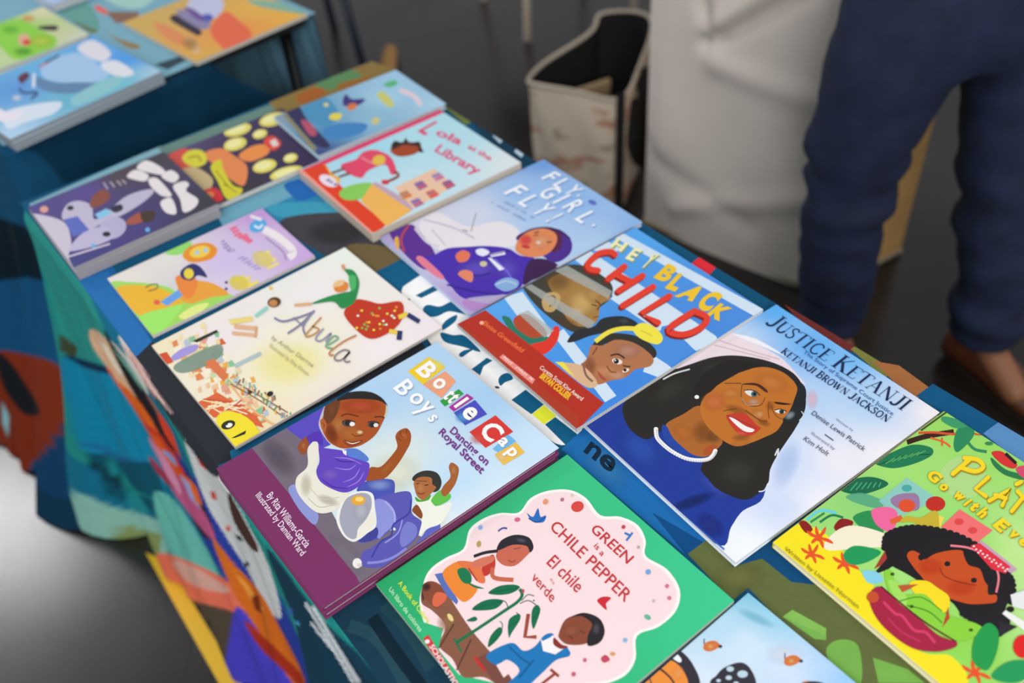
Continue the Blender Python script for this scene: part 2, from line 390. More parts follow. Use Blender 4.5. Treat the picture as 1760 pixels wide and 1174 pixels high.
# second boy
a.p('5f65bd', [(1250, 760), (1300, 690), (1400, 650), (1400, 720), (1280, 800), (1190, 840)])
a.p('f2f2e4', [(1180, 440), (1330, 410), (1400, 490), (1520, 460), (1460, 600), (1400, 665), (1300, 700), (1215, 765), (1240, 640), (1225, 520)])
a.p('62c24e', [(1330, 430), (1420, 345), (1510, 395), (1480, 450), (1380, 495), (1340, 470)]).p('45a53a', [(1180, 410), (1240, 440), (1320, 390), (1300, 440), (1200, 455)])
a.p('a9602f', [(1418, 372), (1440, 310), (1505, 230), (1490, 135), (1520, 95), (1580, 140), (1575, 220), (1540, 310), (1460, 405)]).b('cf8a50', .7, 1535, 170, 35, 60)
a.p('8a4a26', [(1150, 530), (1195, 482), (1245, 560), (1235, 610), (1180, 570)])
a.p('34342f', [(1155, 260), (1185, 200), (1280, 168), (1380, 190), (1422, 270), (1400, 345), (1340, 365), (1290, 300)])
a.p('b06a3a', [(1168, 270), (1225, 228), (1325, 235), (1338, 295), (1372, 325), (1320, 385), (1250, 440), (1195, 400), (1172, 330)]).b('d79259', .7, 1230, 330, 45, 60)
a.l('3a2013', 8, [(1190, 290), (1215, 285)]).l('3a2013', 8, [(1265, 305), (1300, 300)]).l('7c2f22', 8, [(1200, 370), (1230, 385), (1265, 372)]).l('6b3a1e', 6, [(1180, 262), (1290, 268)])
# first boy
a.src(*H2).p('ece8d8', [(190, -20), (190, 130), (95, 230), (92, 340), (170, 460), (290, 552), (420, 540), (500, 470), (560, 370), (400, 320), (300, 240), (280, 120), (300, 0), (270, -115), (225, -80)])
a.b('c9bfae', .7, 380, 440, 120, 50, 20).b('d4ccbb', .7, 180, 300, 60, 120).l('c8bda6', 8, [(200, 420), (300, 500), (430, 480)]).l('cfc5b0', 7, [(220, 330), (330, 430), (480, 410)])
a.src(*H1).p('9c4e25', [(110, 660), (150, 590), (200, 548), (222, 600), (205, 690), (160, 730)]).b('c77a45', .7, 170, 640, 30, 50)
a.p('a3501e', [(790, 985), (840, 860), (950, 850), (1080, 710), (1115, 640), (1095, 545), (1135, 485), (1210, 462), (1252, 520), (1245, 610), (1200, 700), (1110, 840), (1000, 960), (900, 985)])
a.b('c96a3a', .8, 1180, 540, 60, 60).b('c87436', .6, 1010, 860, 140, 40, -45).l('7a3414', 8, [(1150, 490), (1145, 530), (1180, 560)]).l('7a3414', 8, [(1210, 470), (1205, 520)]).l('7a3414', 7, [(1120, 560), (1150, 590)])
a.p('5a7fd0', [(560, 690), (700, 670), (820, 760), (790, 800), (640, 760)])
a.p('6544bf', [(322, 590), (345, 655), (560, 690), (620, 745), (760, 790), (832, 830), (800, 980), (720, 1055), (600, 1110), (480, 1085), (345, 1005), (298, 900), (330, 800), (320, 680)])
a.p('5534b0', [(208, 545), (330, 498), (360, 640), (300, 600), (225, 600)])
for q_ in ([(460, 760), (620, 770), (760, 830)], [(480, 860), (620, 880), (700, 830)], [(560, 1010), (680, 960), (740, 860)], [(600, 1060), (720, 1000), (780, 900)]): a.l('9a7ce0', 13, q_, taper=True)
a.b('8c68d8', .7, 440, 930, 110, 80).l('43259a', 12, [(470, 760), (560, 800), (700, 800)], taper=True).l('43259a', 10, [(340, 960), (460, 1050), (620, 1070)], taper=True)
a.q('f2eef6', [(556, 680), (600, 690), (600, 740), (570, 720)])
a.l('f4eee4', 26, [(395, 230), (345, 360), (340, 460), (440, 610), (560, 665)], a=.6)
a.p('ad5120', [(375, 300), (400, 215), (520, 165), (700, 150), (900, 155), (985, 210), (1005, 300), (970, 390), (900, 520), (800, 605), (700, 650), (560, 668), (450, 620), (385, 545), (345, 440), (355, 380)])
a.b('c2502c', .9, 740, 240, 230, 90).b('c9783a', .7, 640, 520, 170, 110).b('cf8a4a', .6, 520, 430, 90, 110).b('7d3617', .7, 450, 520, 70, 130, -20)
a.p('6e3d22', [(380, 250), (430, 200), (530, 180), (510, 300), (450, 400), (395, 420), (368, 360)]).b('8c5230', .7, 450, 280, 60, 100)
a.p('26231f', [(500, 188), (560, 122), (700, 90), (850, 100), (960, 160), (1018, 240), (1000, 225), (920, 182), (760, 168), (620, 170)])
a.l('e7d9a8', 16, [(1005, 240), (1000, 300), (985, 350)], a=.8).p('b5602c', [(335, 390), (370, 370), (400, 430), (385, 500), (350, 470)]).l('7a3417', 7, [(350, 410), (375, 430), (370, 460)])
a.l('4d2512', 11, [(545, 345), (600, 320), (720, 345)]).l('4d2512', 12, [(880, 352), (940, 345), (980, 358)])
a.e('4e4a48', 620, 415, 68, 34, 5).e('f4efe8', 655, 422, 30, 22).e('2a2422', 612, 412, 28, 28).e('e8f0f4', 640, 420, 10)
a.e('4e4a48', 870, 425, 58, 32, -8).e('eee8e2', 895, 432, 26, 20).e('2a2422', 858, 428, 25, 26).e('e8f0f4', 880, 432, 9)
a.l('3a1d10', 8, [(552, 400), (610, 382), (690, 400)]).l('3a1d10', 8, [(810, 405), (870, 392), (930, 410)])
a.b('f4d79a', .95, 735, 505, 38, 24).l('7c3416', 8, [(650, 520), (700, 545), (770, 530)]).l('8e3c1c', 20, [(560, 590), (640, 640), (760, 600)], taper=True).l('f6e8dc', 10, [(600, 600), (660, 620), (740, 598)], taper=True).l('5a2210', 6, [(575, 580), (650, 608), (765, 588)])
# lettering tiles
a.src(*T1)
for q_, c_ in (([(90, 205), (275, 75), (425, 165), (225, 322)], 'f3cf2c'), ([(225, 322), (425, 200), (520, 290), (390, 440)], 'f2a37a'), ([(375, 465), (545, 360), (590, 400), (420, 515)], '2ea043'), ([(455, 520), (620, 400), (680, 440), (500, 560)], 'b0329a'), ([(500, 570), (690, 455), (800, 580), (600, 680)], '4a4fc0'), ([(640, 740), (875, 590), (1035, 735), (785, 880)], 'dc3a34'), ([(850, 890), (990, 760), (1060, 820), (900, 920)], '72b8e8'), ([(870, 935), (1060, 830), (1140, 920), (945, 1035)], 'f0c050')): a.q(c_, q_)
a.b('f8f070', .8, 330, 150, 100, 60).b('f6c8a0', .7, 340, 330, 80, 60).b('5aa0e0', .8, 580, 610, 80, 60).b('f8dc90', .7, 930, 960, 70, 50).b('e86050', .6, 720, 800, 90, 60)
Wt = 'fffaf4'
for ch, x, y, w_, h_ in (('B', 262, 193, 120, 165), ('o', 372, 312, 95, 110), ('t', 462, 408, 45, 130), ('t', 500, 440, 45, 130), ('l', 568, 478, 26, 150), ('e', 645, 572, 105, 130), ('C', 842, 735, 150, 185), ('a', 945, 828, 75, 85), ('p', 1010, 930, 80, 120)):
    a.gl(ch, x+5, y+5, w_, h_, 'b8a8b8', bold=.03, a=.5).gl(ch, x, y, w_, h_, Wt, bold=.03)
for ch, x, y, w_, h_ in (('B', 62, 350, 110, 160), ('o', 168, 448, 105, 115), ('y', 225, 545, 90, 185), ('s', 312, 620, 50, 85)):
    a.gl(ch, x+5, y+7, w_, h_, '94a4c0', bold=.03).gl(ch, x, y, w_, h_, 'fdfdfd', bold=.02)
a.t('Dancing on', (462, 738), (790, 1040), (505, 690), '7a2f88', .02).t('Royal Street', (362, 752), (745, 1115), (408, 705), '7a2f88', .02)
a.src(*c6).t('By Rita Williams-Garcia', (232, 660), (392, 872), (256, 640), 'f6dff0', .01).t('Illustrated by Damian Ward', (188, 658), (375, 905), (208, 640), 'f6dff0', .01)
finish('bcb')
# --- Abuela
a = book('abu', [(593, 426), (758, 560), (405, 771), (260, 592)], (-33.9, 113.0, -54.2, 28.9, 36.3), ZT+.0085, .0078, L_['abu'], 0, False, 'efe6cf', 2, edge='f3ead8', jit=.0035)
a.src(*c4).bg([(1130, 260, 'f2f6ea'), (1540, 590, 'f6e9ee'), (900, 760, 'f8f2b8'), (900, 640, 'f8f0d8'), (1300, 700, 'f9eeee'), (1000, 450, 'f6f0f0'), (560, 640, 'f6eaec'), (640, 1120, 'f2dd9a'), (300, 700, 'f4e8c2'), (1100, 900, 'f6e8dc'), (700, 500, 'f4ece6'), (820, 420, 'f0f0ea')], 20)
a.b('f8f29a', .4, 880, 760, 190, 120)
# town at the bottom-left
rr = random.Random(3)
for i in range(150):
    u, v = rr.random(), rr.random()**.7
    x = 300+u*560+(1-v)*-0; y = 700+u*330
    x0, y0 = 290+u*360, 690+u*400; x1, y1 = x0+190*(1.25-u*.3), y0-95*1.1
    X, Y = x0+(x1-x0)*rr.random(), y0+(y1-y0)*rr.random()
    c_ = rr.choice(['f3c59a', 'e98a52', 'f4d9a8', 'cdd9a2', '8fc79a', 'e9a48c', 'b7c8d4', 'f0b24e', 'fbf0d4', 'd86a3c', 'f6e2b0'])
    a.q(c_, [(X, Y), (X+22*rr.uniform(.5, 1.4), Y-12), (X+30*rr.uniform(.6, 1.4), Y+14), (X+6, Y+24*rr.uniform(.6, 1.2))])
a.p('8aa392', [(370, 770), (560, 680), (580, 730), (480, 790), (390, 810)], a=.8).p('a89adf', [(350, 740), (400, 700), (470, 680), (460, 710), (370, 752)]).q('2a2a26', [(450, 665), (560, 614), (566, 624), (470, 672)]).q('d8512c', [(295, 725), (330, 715), (360, 760), (320, 775)])
a.q('e2683a', [(470, 945), (560, 900), (740, 1010), (770, 1060), (600, 1010), (540, 1015)]).q('e07a4a', [(505, 760), (545, 745), (610, 820), (590, 850)]).l('f0b884', 9, [(610, 850), (700, 960), (830, 1060)])
a.l('9a6a4a', 5, [(620, 860), (760, 940), (860, 1010)]).l('9a6a4a', 5, [(640, 850), (770, 925), (880, 990)]).l('b8d0d8', 20, [(640, 780), (760, 720)], a=.7)
for i in range(34):
    x = 640+i*7.5+rr.uniform(-9, 9); y = 850+i*5.2-rr.uniform(0, 70)*(1 if i < 26 else .5); a.l(rr.choice(['6f9a5a', 'd8734a', '7fb0c0', 'e8b54a', '8a6a4a', 'c8e0c0']), 7, [(x, y), (x+rr.uniform(-16, 16), y+22)])
a.e('2c2622', 800, 905, 15, 11, -30).e('4c3a22', 708, 898, 10, 8)
for i in range(26): a.l(rr.choice(['f6e3a0', 'f4b878', 'fbe9c9', 'd0543a']), 6, [(490+rr.random()*200, 930+rr.random()*70)]*1+[(500+rr.random()*200, 940+rr.random()*80)])
a.e('f7e230', 650, 1060, 105, 62, 28).q('f7e230', [(590, 1110), (700, 1040), (755, 1080), (640, 1150)])
a.e('2b2b20', 608, 1050, 34, 20, -20).e('fdfbe8', 612, 1052, 16, 10, -20).e('2b2b20', 600, 1046, 7, 6).q('2b2b20', [(620, 1112), (690, 1075), (686, 1092), (640, 1110)])
# flying woman
a.p('c8391f', [(1190, 480), (1240, 488), (1290, 500), (1380, 492), (1388, 560), (1340, 620), (1255, 655), (1190, 620), (1130, 545), (1160, 500)])
for i in range(26):
    x, y = 1160+rr.random()*200, 510+rr.random()*110
    a.e(rr.choice(['f4e04a', 'f2f0e8', '6bbf5a', 'f09a3a']), x, y, 6, 5)
a.p('2a8f4c', [(985, 500), (1060, 468), (1130, 450), (1160, 440), (1150, 380), (1130, 350), (1170, 355), (1195, 400), (1190, 450), (1170, 500), (1120, 520), (1080, 490)])
a.p('4fb868', [(1150, 380), (1180, 380), (1180, 430), (1160, 440)]).p('e8893a', [(1085, 430), (1110, 400), (1145, 410), (1140, 440), (1100, 448)]).p('f0c890', [(1080, 425), (1095, 400), (1130, 398), (1120, 420)]).l('e0a070', 14, [(1130, 350), (1122, 328)]).l('e8b080', 12, [(985, 500), (910, 506)])
a.l('f2d24a', 20, [(1370, 560), (1410, 545)]).l('f2d24a', 18, [(1330, 620), (1370, 628)]).l('2d3566', 20, [(1410, 548), (1462, 580)]).l('2d3566', 22, [(1378, 620), (1374, 660)])
# flying child
a.e('5a3a20', 820, 492, 30, 22, -10).e('c98a50', 816, 496, 19, 15).l('9ad8c8', 16, [(735, 555), (790, 515)]).q('f2dc80', [(615, 570), (720, 555), (725, 575), (625, 592)]).l('eab890', 18, [(640, 600), (740, 610)]).l('eab890', 14, [(630, 630), (740, 640)]).l('e0a878', 10, [(740, 600), (735, 650)]).e('f0c850', 805, 430, 8)
# title in script
Gy = ['8f88a8', '8f88a8', 'c99a5a', '7fb08a', '8f88a8', 'c98a5a']
a.l('8a84a6', 9, [(820, 562), (860, 578), (930, 560), (985, 540), (1000, 530)]).l('8a84a6', 9, [(1000, 530), (940, 590), (880, 632)]).l('8a84a6', 8, [(990, 540), (950, 600), (960, 640)]).l('8a84a6', 6, [(905, 560), (950, 600)])
a.l('c9965a', 8, [(1030, 560), (960, 640), (990, 640), (1020, 615), (990, 600)]).l('9a9ab0', 8, [(1040, 610), (1005, 655), (1030, 665), (1075, 630), (1050, 670)]).l('7fae8a', 8, [(1060, 685), (1105, 655), (1085, 645), (1050, 690), (1090, 700)]).l('c98a5a', 8, [(1186, 640), (1130, 668), (1072, 712), (1070, 730), (1086, 728)]).l('9a8a90', 8, [(1158, 712), (1130, 706), (1096, 728), (1092, 750), (1122, 750), (1158, 714), (1134, 746), (1142, 760), (1160, 756)])
a.t('by Arthur Dorros', (805, 655), (990, 785), (818, 640), 'b0a880', 0).t('Illustrated by Elisa Kleven', (795, 690), (970, 825), (806, 676), 'c0b888', 0)
finish('abu')
# --- lavender book
a = book('lav', [(447, 359), (543, 437), (259, 579), (189, 477)], (-51.0, 133.8, -55.2, 20.0, 30.2), ZT+.006, .005, L_['lav'], 0, False, 'c9a8d8', 1, edge='d8b8e0')
a.src(*c4).bg([(750, 80, 'c99bdc'), (1000, 280, 'd2ace4'), (600, 300, 'd9c4ee'), (150, 380, 'ece4dc'), (330, 300, 'e8e4dc'), (600, 420, 'e2d0ea'), (300, 600, '8be070')], 14)
a.p('9ae070', [(330, 270), (440, 220), (430, 260), (380, 280)]).p('a6dd62', [(90, 420), (180, 400), (330, 420), (420, 470), (620, 455), (560, 530), (260, 650)])
a.p('f2b92c', [(110, 430), (240, 415), (330, 440), (400, 500), (300, 530), (210, 555)]).p('f0a53a', [(400, 400), (520, 400), (610, 455), (530, 470), (430, 500), (380, 460)]).p('a3ec68', [(205, 560), (320, 520), (400, 510), (280, 640)]).p('e8f08a', [(380, 560), (450, 510), (520, 500), (440, 570)])
a.q('6aa5e8', [(300, 490), (390, 430), (410, 455), (330, 510)]).e('e8664a', 285, 492, 15, 12).p('f08a3a', [(370, 380), (430, 370), (470, 400), (440, 470), (400, 460)]).p('f0942a', [(405, 280), (440, 240), (510, 225), (555, 250), (540, 290), (480, 310), (430, 308)]).e('f7d04a', 480, 265, 46, 26, -15).e('a8d0e8', 468, 268, 10).e('a8d0e8', 505, 258, 10)
a.p('2e2f6a', [(395, 350), (440, 318), (480, 330), (512, 378), (470, 370), (440, 392), (400, 382)]).e('f0d840', 430, 362, 22, 24)
a.l('6a5a40', 5, [(238, 425), (262, 412), (290, 410), (285, 430), (250, 440)])
for q_, (p0, p1, p2, c_, w_, n_) in enumerate((((600, 170), (645, 220), (650, 145), 'ee7090', 12, 4), ((640, 205), (690, 235), (690, 175), 'ee7090', 12, 4), ((565, 225), (610, 295), (600, 205), '9a8ac0', 7, 6), ((600, 265), (740, 365), (640, 245), 'b09ad0', 6, 10), ((620, 400), (690, 440), (690, 360), 'f6e060', 14, 4), ((720, 290), (800, 350), (790, 250), 'f4e08a', 14, 4))): a.scrib(p0, p1, p2, c_, w_, n_, q_)
a.e('f2e060', 655, 405, 46, 34, 20, a=.7).e('f4e488', 760, 295, 50, 34, 25, a=.6).e('58aee8', 735, 150, 40, 27, -20).l('eaf4fa', 9, [(718, 150), (740, 160), (755, 145)]).l('f6ecee', 34, [(760, 165), (830, 200), (900, 260), (880, 290)]).l('8a6a90', 4, [(770, 200), (850, 260), (868, 300)]).l('f6eef0', 12, [(700, 110), (750, 125)]).e('555060', 598, 402, 7).e('555060', 598, 432, 7)
finish('lav')
# --- astronaut book
a = book('spc', [(280, 259), (375, 353), (127, 458), (48, 358)], (-70.2, 152.4, -55.1, 25.3, 27.4), ZT+.0225, .0215, L_['spc'], 0, False, '6a5a98', 3, edge='b9b4c4', jit=.001, pagecol='9b9698')
a.src(*c2).bg([(165, 550, '4a3c88'), (900, 250, '46404a'), (1280, 540, '3c3a40'), (700, 700, '4a4080'), (450, 850, '3c3c80'), (500, 450, '584890'), (700, 350, '50444c')], 12)
a.p('cfc6d6', [(165, 600), (240, 590), (380, 640), (420, 760), (405, 830), (440, 900), (300, 740)]).p('c4bcd4', [(360, 600), (390, 530), (460, 510), (530, 540), (550, 620), (640, 560), (740, 480), (870, 440), (900, 460), (820, 530), (700, 600), (560, 660), (500, 700), (400, 650)])
a.e('bab2d2', 655, 670, 82, 62, -20).p('c2bad8', [(410, 780), (480, 700), (600, 660), (660, 720), (560, 770), (420, 800)]).e('1c1c2c', 408, 552, 20, 14).e('1c1c2c', 620, 705, 24, 15).q('8cc8ea', [(550, 590), (620, 555), (650, 585), (580, 620)]).p('2a2a44', [(640, 555), (700, 530), (715, 560), (670, 580)]).q('5a6ac0', [(370, 620), (450, 600), (520, 680), (430, 720)])
a.p('8c4a3a', [(520, 540), (540, 480), (600, 440), (640, 480), (600, 530), (545, 550)]).p('a85640', [(730, 640), (790, 590), (880, 570), (860, 620), (780, 650)]).p('46342e', [(820, 580), (900, 570), (900, 620), (840, 640)]).e('e0a090', 258, 560, 24, 20).e('6ab0e8', 860, 682, 14).e('6ab0e8', 545, 770, 12).l('d4c8d8', 10, [(405, 830), (640, 760)])
We = 'ece4e4'
for p_ in ([(800, 310), (860, 260), (960, 310), (970, 350), (890, 340)], [(740, 360), (790, 320), (870, 350), (850, 390), (780, 380)], [(950, 360), (1010, 320), (1060, 360), (1020, 400)], [(870, 380), (920, 370), (980, 430), (1010, 480), (950, 480), (890, 430)], [(1020, 420), (1090, 390), (1120, 410), (1100, 450), (1170, 500), (1150, 550), (1080, 580), (1060, 500)], [(940, 520), (1000, 490), (1030, 540), (1030, 590), (970, 580)]): a.p(We, p_)
for x in (600, 640, 680, 710): a.l('b8aab0', 9, [(x, 400-(x-600)*.15), (x+26, 440-(x-600)*.3)])
finish('spc')
# --- gold lettering book
L_['bus'] = 'dark picture book with pale yellow moons and yellow lettering beside the astronaut book'
a = book('bus', [(490, 170), (590, 250), (379, 345), (285, 250)], (-48.9, 170.0, -55.8, 24.5, 27.0), ZT+.0085, .0078, L_['bus'], 0, False, '3b3058', 1, edge='8fb4c8')
BK['bus']['root']['label'] = L_['bus']
a.src(*c1).bg([(1400, 540, '40305a'), (1600, 800, '342650'), (1000, 850, '3c3440'), (900, 700, '5a4a78'), (1300, 700, '3a2a50'), (1200, 950, '3a3436')], 10)
for x, y, rx, ry in ((1215, 605, 72, 32), (1395, 555, 72, 34), (1330, 630, 38, 24), (1205, 680, 60, 34), (1360, 800, 62, 34), (1490, 760, 36, 24), (1475, 840, 88, 34)): a.e('eadc6a', x, y, rx, ry, -14).e('f6f0a8', x-6, y-3, rx*.7, ry*.6, -14)
a.p('f09048', [(1225, 740), (1300, 690), (1380, 690), (1370, 740), (1280, 775)]).p('e04a3a', [(1350, 670), (1390, 640), (1440, 680), (1400, 720)]).q('e8d8d0', [(1380, 670), (1410, 655), (1430, 690), (1400, 700)])
a.p('d85048', [(835, 770), (880, 710), (960, 700), (1000, 760), (940, 830), (870, 820)]).p('ea8a50', [(1040, 730), (1130, 700), (1200, 740), (1270, 800), (1260, 900), (1200, 880), (1100, 790)]).p('c8b080', [(920, 820), (1000, 800), (1090, 860), (1080, 920), (1010, 950), (950, 900)]).q('e8744a', [(900, 830), (950, 850), (1000, 930), (980, 950), (930, 890)])
a.p('dcd23a', [(930, 740), (980, 705), (1040, 715), (1060, 770), (1010, 800), (950, 780)]).p('d8d030', [(1080, 800), (1130, 760), (1150, 820), (1200, 900), (1250, 920), (1230, 960), (1170, 975), (1120, 880)]).l('9a8a20', 8, [(960, 750), (1010, 740), (1030, 770)]).l('4a4a10', 6, [(1155, 895), (1170, 905)]).l('a89820', 7, [(1110, 820), (1170, 900), (1220, 940)]).p('d8303a', [(1015, 970), (1060, 920), (1120, 920), (1150, 980), (1080, 995)]).e('f08a4a', 1080, 950, 24, 18)
finish('bus')
# --- witch book
L_['wit'] = 'pale blue picture book with a small figure in purple hat at the far end'
a = book('wit', [(683, 121), (765, 178), (550, 268), (469, 200)], (-27.5, 183.3, -57.8, 20.8, 30.3), ZT+.0185, .0095, L_['wit'], 0, True, 'a8c8dc', 1, edge='b8d4e4')
a.src(*c3).bg([(740, 70, 'a4d0ee'), (1000, 240, 'b0d6ee'), (600, 330, '8fc0d8'), (300, 260, '6aa8cc'), (400, 400, '4a8cc0'), (330, 500, '3a4a80'), (150, 300, '8aa0b0'), (700, 200, 'a8d4ec')], 12)
a.p('4a94c0', [(240, 270), (330, 210), (400, 220), (450, 300), (380, 360), (270, 330)]).p('3f86c4', [(370, 370), (500, 340), (600, 350), (560, 400), (400, 430)]).p('2c2a58', [(160, 290), (220, 240), (280, 330), (400, 460), (340, 470), (240, 400)]).q('8c8868', [(140, 300), (160, 290), (330, 480), (310, 500)]).p('b8506a', [(240, 330), (290, 340), (330, 400), (290, 410)])
a.p('3c2e7c', [(470, 240), (485, 190), (520, 215), (590, 215), (560, 245), (500, 255)]).e('e07a40', 520, 255, 28, 18, -20).p('ecd84a', [(395, 310), (420, 290), (465, 295), (450, 325), (410, 325)]).e('e8d880', 380, 245, 14, 10).e('e8d890', 645, 330, 24, 18, -20, a=.8).p('e4e070', [(650, 190), (690, 180), (740, 240), (720, 260), (680, 230)], a=.8).p('58bc7c', [(685, 140), (740, 118), (760, 135), (720, 155)]).l('f4dce4', 24, [(770, 170), (840, 200), (880, 250)], a=.9)
finish('wit')
# --- Lola
a = book('lola', [(759, 187), (893, 281), (641, 400), (510, 294)], (-16.6, 158.0, -56.5, 27.7, 33.3), ZT+.0155, .0148, L_['lola'], 0, False, 'e84a78', 1, edge='e8d8d0', pagecol='c4b8a8')
a.src(*c3).bg([(980, 290, 'b4e4ee'), (1390, 560, 'e2ecee'), (800, 700, 'c8e6f0'), (600, 500, 'a8dff0'), (1000, 450, 'b8e4f0')], 10)
a.q('e43a6c', [(215, 605), (985, 262), (1005, 285), (300, 595)]).q('e8401c', [(230, 600), (360, 560), (450, 680), (700, 880), (620, 950)]).q('f5a090', [(210, 600), (240, 596), (640, 930), (620, 975)])
a.p('f5b53a', [(350, 560), (400, 610), (450, 650), (420, 670), (380, 600)]).e('f4e4ee', 385, 655, 55, 28, 25).scrib((345, 645), (425, 690), (370, 625), '4a3a98', 9, 4).p('8ccf5a', [(445, 720), (500, 680), (610, 665), (640, 700), (560, 750), (480, 755)]).q('f7b95a', [(620, 670), (830, 810), (700, 890), (560, 760)]).q('c8a8b8', [(640, 660), (850, 780), (830, 810), (620, 672)])
a.q('f2c8a8', [(740, 690), (950, 590), (1050, 680), (840, 800)])
for i, (x, y) in enumerate([(760, 720), (820, 760), (840, 670), (900, 715), (930, 625), (985, 665)]): a.q(['e0a050', 'a880b8', '9a6aa8', 'e87a5a', 'c8a0c8', 'b05a88'][i], [(x, y), (x+44, y-18), (x+76, y+14), (x+30, y+36)]).l('7a6a98', 7, [(x+10, y+8), (x+50, y-4)]).l('e0584a', 9, [(x+22, y+22), (x+66, y+6)])
a.p('e8486a', [(450, 570), (530, 540), (570, 500), (640, 490), (720, 530), (750, 610), (720, 620), (690, 570), (600, 600), (560, 640), (480, 610)]).l('f0909c', 9, [(560, 530), (620, 560), (690, 560)]).e('ecc04a', 655, 545, 36, 28, -15).p('a8431c', [(715, 490), (760, 450), (850, 450), (885, 480), (840, 515), (760, 525)]).p('2c1c18', [(720, 470), (740, 440), (780, 450), (800, 425), (820, 452), (870, 445), (880, 475), (860, 470), (790, 462), (735, 485)]).p('2c1c18', [(870, 470), (895, 500), (870, 500)]).l('8c3a20', 14, [(740, 605), (760, 630), (690, 665)]).l('7a3a28', 12, [(400, 615), (470, 590)]).l('7a3a28', 12, [(440, 635), (500, 615)]).p('d8364a', [(670, 655), (700, 650), (710, 670), (680, 675)])
for t_, p0, p1, p2 in (('L', (865, 385), (905, 410), (960, 332), ), ('ola', (955, 405), (1085, 465), (985, 372)), ('at the', (1125, 480), (1240, 550), (1145, 460)), ('Library', (950, 495), (1170, 625), (985, 460))): a.t(t_, p0, p1, p2, 'e24a78', .025)
finish('lola')
# --- Fly Girl Fly
L_['fly'] = 'blue picture book with woman in purple flight suit, lettered FLY, GIRL, FLY!'
a = book('fly', [(933, 274.5), (1105, 382), (808, 539.5), (654, 409)], (1.6, 135.9, -56.6, 27.7, 36.9), ZT+.0082, .0075, L_['fly'], 0, True, 'b0b8e0', 1, edge='c8d4ee')
a.src(*c5).bg([(1010, 60, '6f9fe0'), (1600, 420, '8db8ea'), (1200, 300, '8fbcee'), (900, 250, '9cc4f0'), (600, 380, 'd5dcec'), (300, 420, 'e0dce8'), (700, 560, 'e8e6ee'), (1300, 600, 'b4d4f2'), (500, 900, 'b8a0d8'), (1000, 450, 'b0cef2'), (100, 520, 'b0a0d0')], 18)
a.p('ece6ea', [(280, 430), (380, 370), (560, 450), (740, 420), (860, 470), (840, 560), (560, 580), (400, 590), (300, 520)]).l('b8aec8', 7, [(300, 410), (480, 460), (600, 520)]).l('c8bcd0', 7, [(350, 470), (430, 560)]).l('9a8f8a', 6, [(610, 370), (580, 480)]).l('6a5a6a', 6, [(530, 470), (560, 480)])
a.p('5c2c94', [(100, 480), (200, 440), (260, 460), (360, 590), (380, 680), (300, 700), (180, 600)]).l('c04848', 12, [(215, 440), (170, 520), (190, 600)]).p('e8b040', [(130, 530), (150, 510), (160, 560), (150, 590)]).l('ece4f0', 16, [(250, 460), (320, 540), (390, 570)], a=.8)
a.p('4a2cae', [(360, 620), (440, 580), (560, 570), (680, 565), (800, 580), (870, 620), (960, 640), (930, 720), (880, 800), (830, 840), (700, 860), (540, 870), (430, 760), (300, 640)]).b('6a54d0', .8, 620, 700, 150, 70).b('6f5cd8', .6, 800, 700, 80, 80).l('34208c', 10, [(440, 790), (600, 830), (760, 850)]).l('34208c', 10, [(500, 720), (620, 740), (700, 720)]).l('7a68dc', 10, [(720, 640), (800, 720), (840, 800)])
a.p('ea8098', [(260, 640), (300, 630), (420, 740), (400, 755), (330, 710)]).p('e87858', [(490, 620), (530, 590), (575, 610), (560, 650), (510, 660)]).p('ea8868', [(505, 730), (540, 705), (590, 720), (590, 770), (560, 770)]).p('8ab0dc', [(720, 790), (790, 750), (860, 770), (850, 810), (780, 830)]).l('b8d0ec', 8, [(730, 790), (790, 770), (850, 790)]).p('b88ac8', [(540, 880), (700, 862), (780, 850), (700, 920), (620, 945), (560, 930)])
a.p('d8d8f0', [(560, 870), (800, 850), (700, 900)], a=.5).p('eef0fa', [(610, 590), (650, 580), (690, 600), (660, 625), (620, 615)]).q('f2f2fa', [(690, 615), (780, 595), (785, 615), (700, 630)]).q('eef0fa', [(680, 635), (700, 635), (780, 700), (750, 710)]).e('d8c8a0', 655, 670, 22, 16).l('2c2480', 5, [(660, 625), (740, 610), (820, 590)])
a.p('3c1c4c', [(920, 660), (1010, 640), (1100, 680), (1080, 740), (960, 760), (890, 790)]).p('4c2a90', [(850, 530), (900, 480), (1000, 455), (1110, 470), (1175, 530), (1175, 600), (1120, 650), (1060, 660), (1000, 620)]).p('5a2048', [(860, 520), (930, 470), (1060, 465), (1120, 500), (1110, 580), (1060, 600), (1040, 520)])
a.p('e58a58', [(860, 530), (920, 480), (1010, 462), (1080, 490), (1090, 540), (1050, 600), (980, 630), (900, 625), (845, 590)]).b('f0a878', .8, 1000, 540, 70, 60).b('e8484a', .85, 905, 530, 45, 40).e('c8303a', 905, 570, 26, 10, 10).l('5a2418', 7, [(955, 490), (985, 480)]).l('5a2418', 7, [(1030, 545), (1060, 540)]).b('fdf0e4', .8, 980, 545, 20, 14).l('4a2018', 5, [(950, 505), (980, 500)]).l('3a1c50', 9, [(860, 520), (930, 470), (1060, 460), (1170, 520)])
a.l('f0f4fa', 14, [(1090, 690), (1180, 640), (1300, 590)], a=.5)
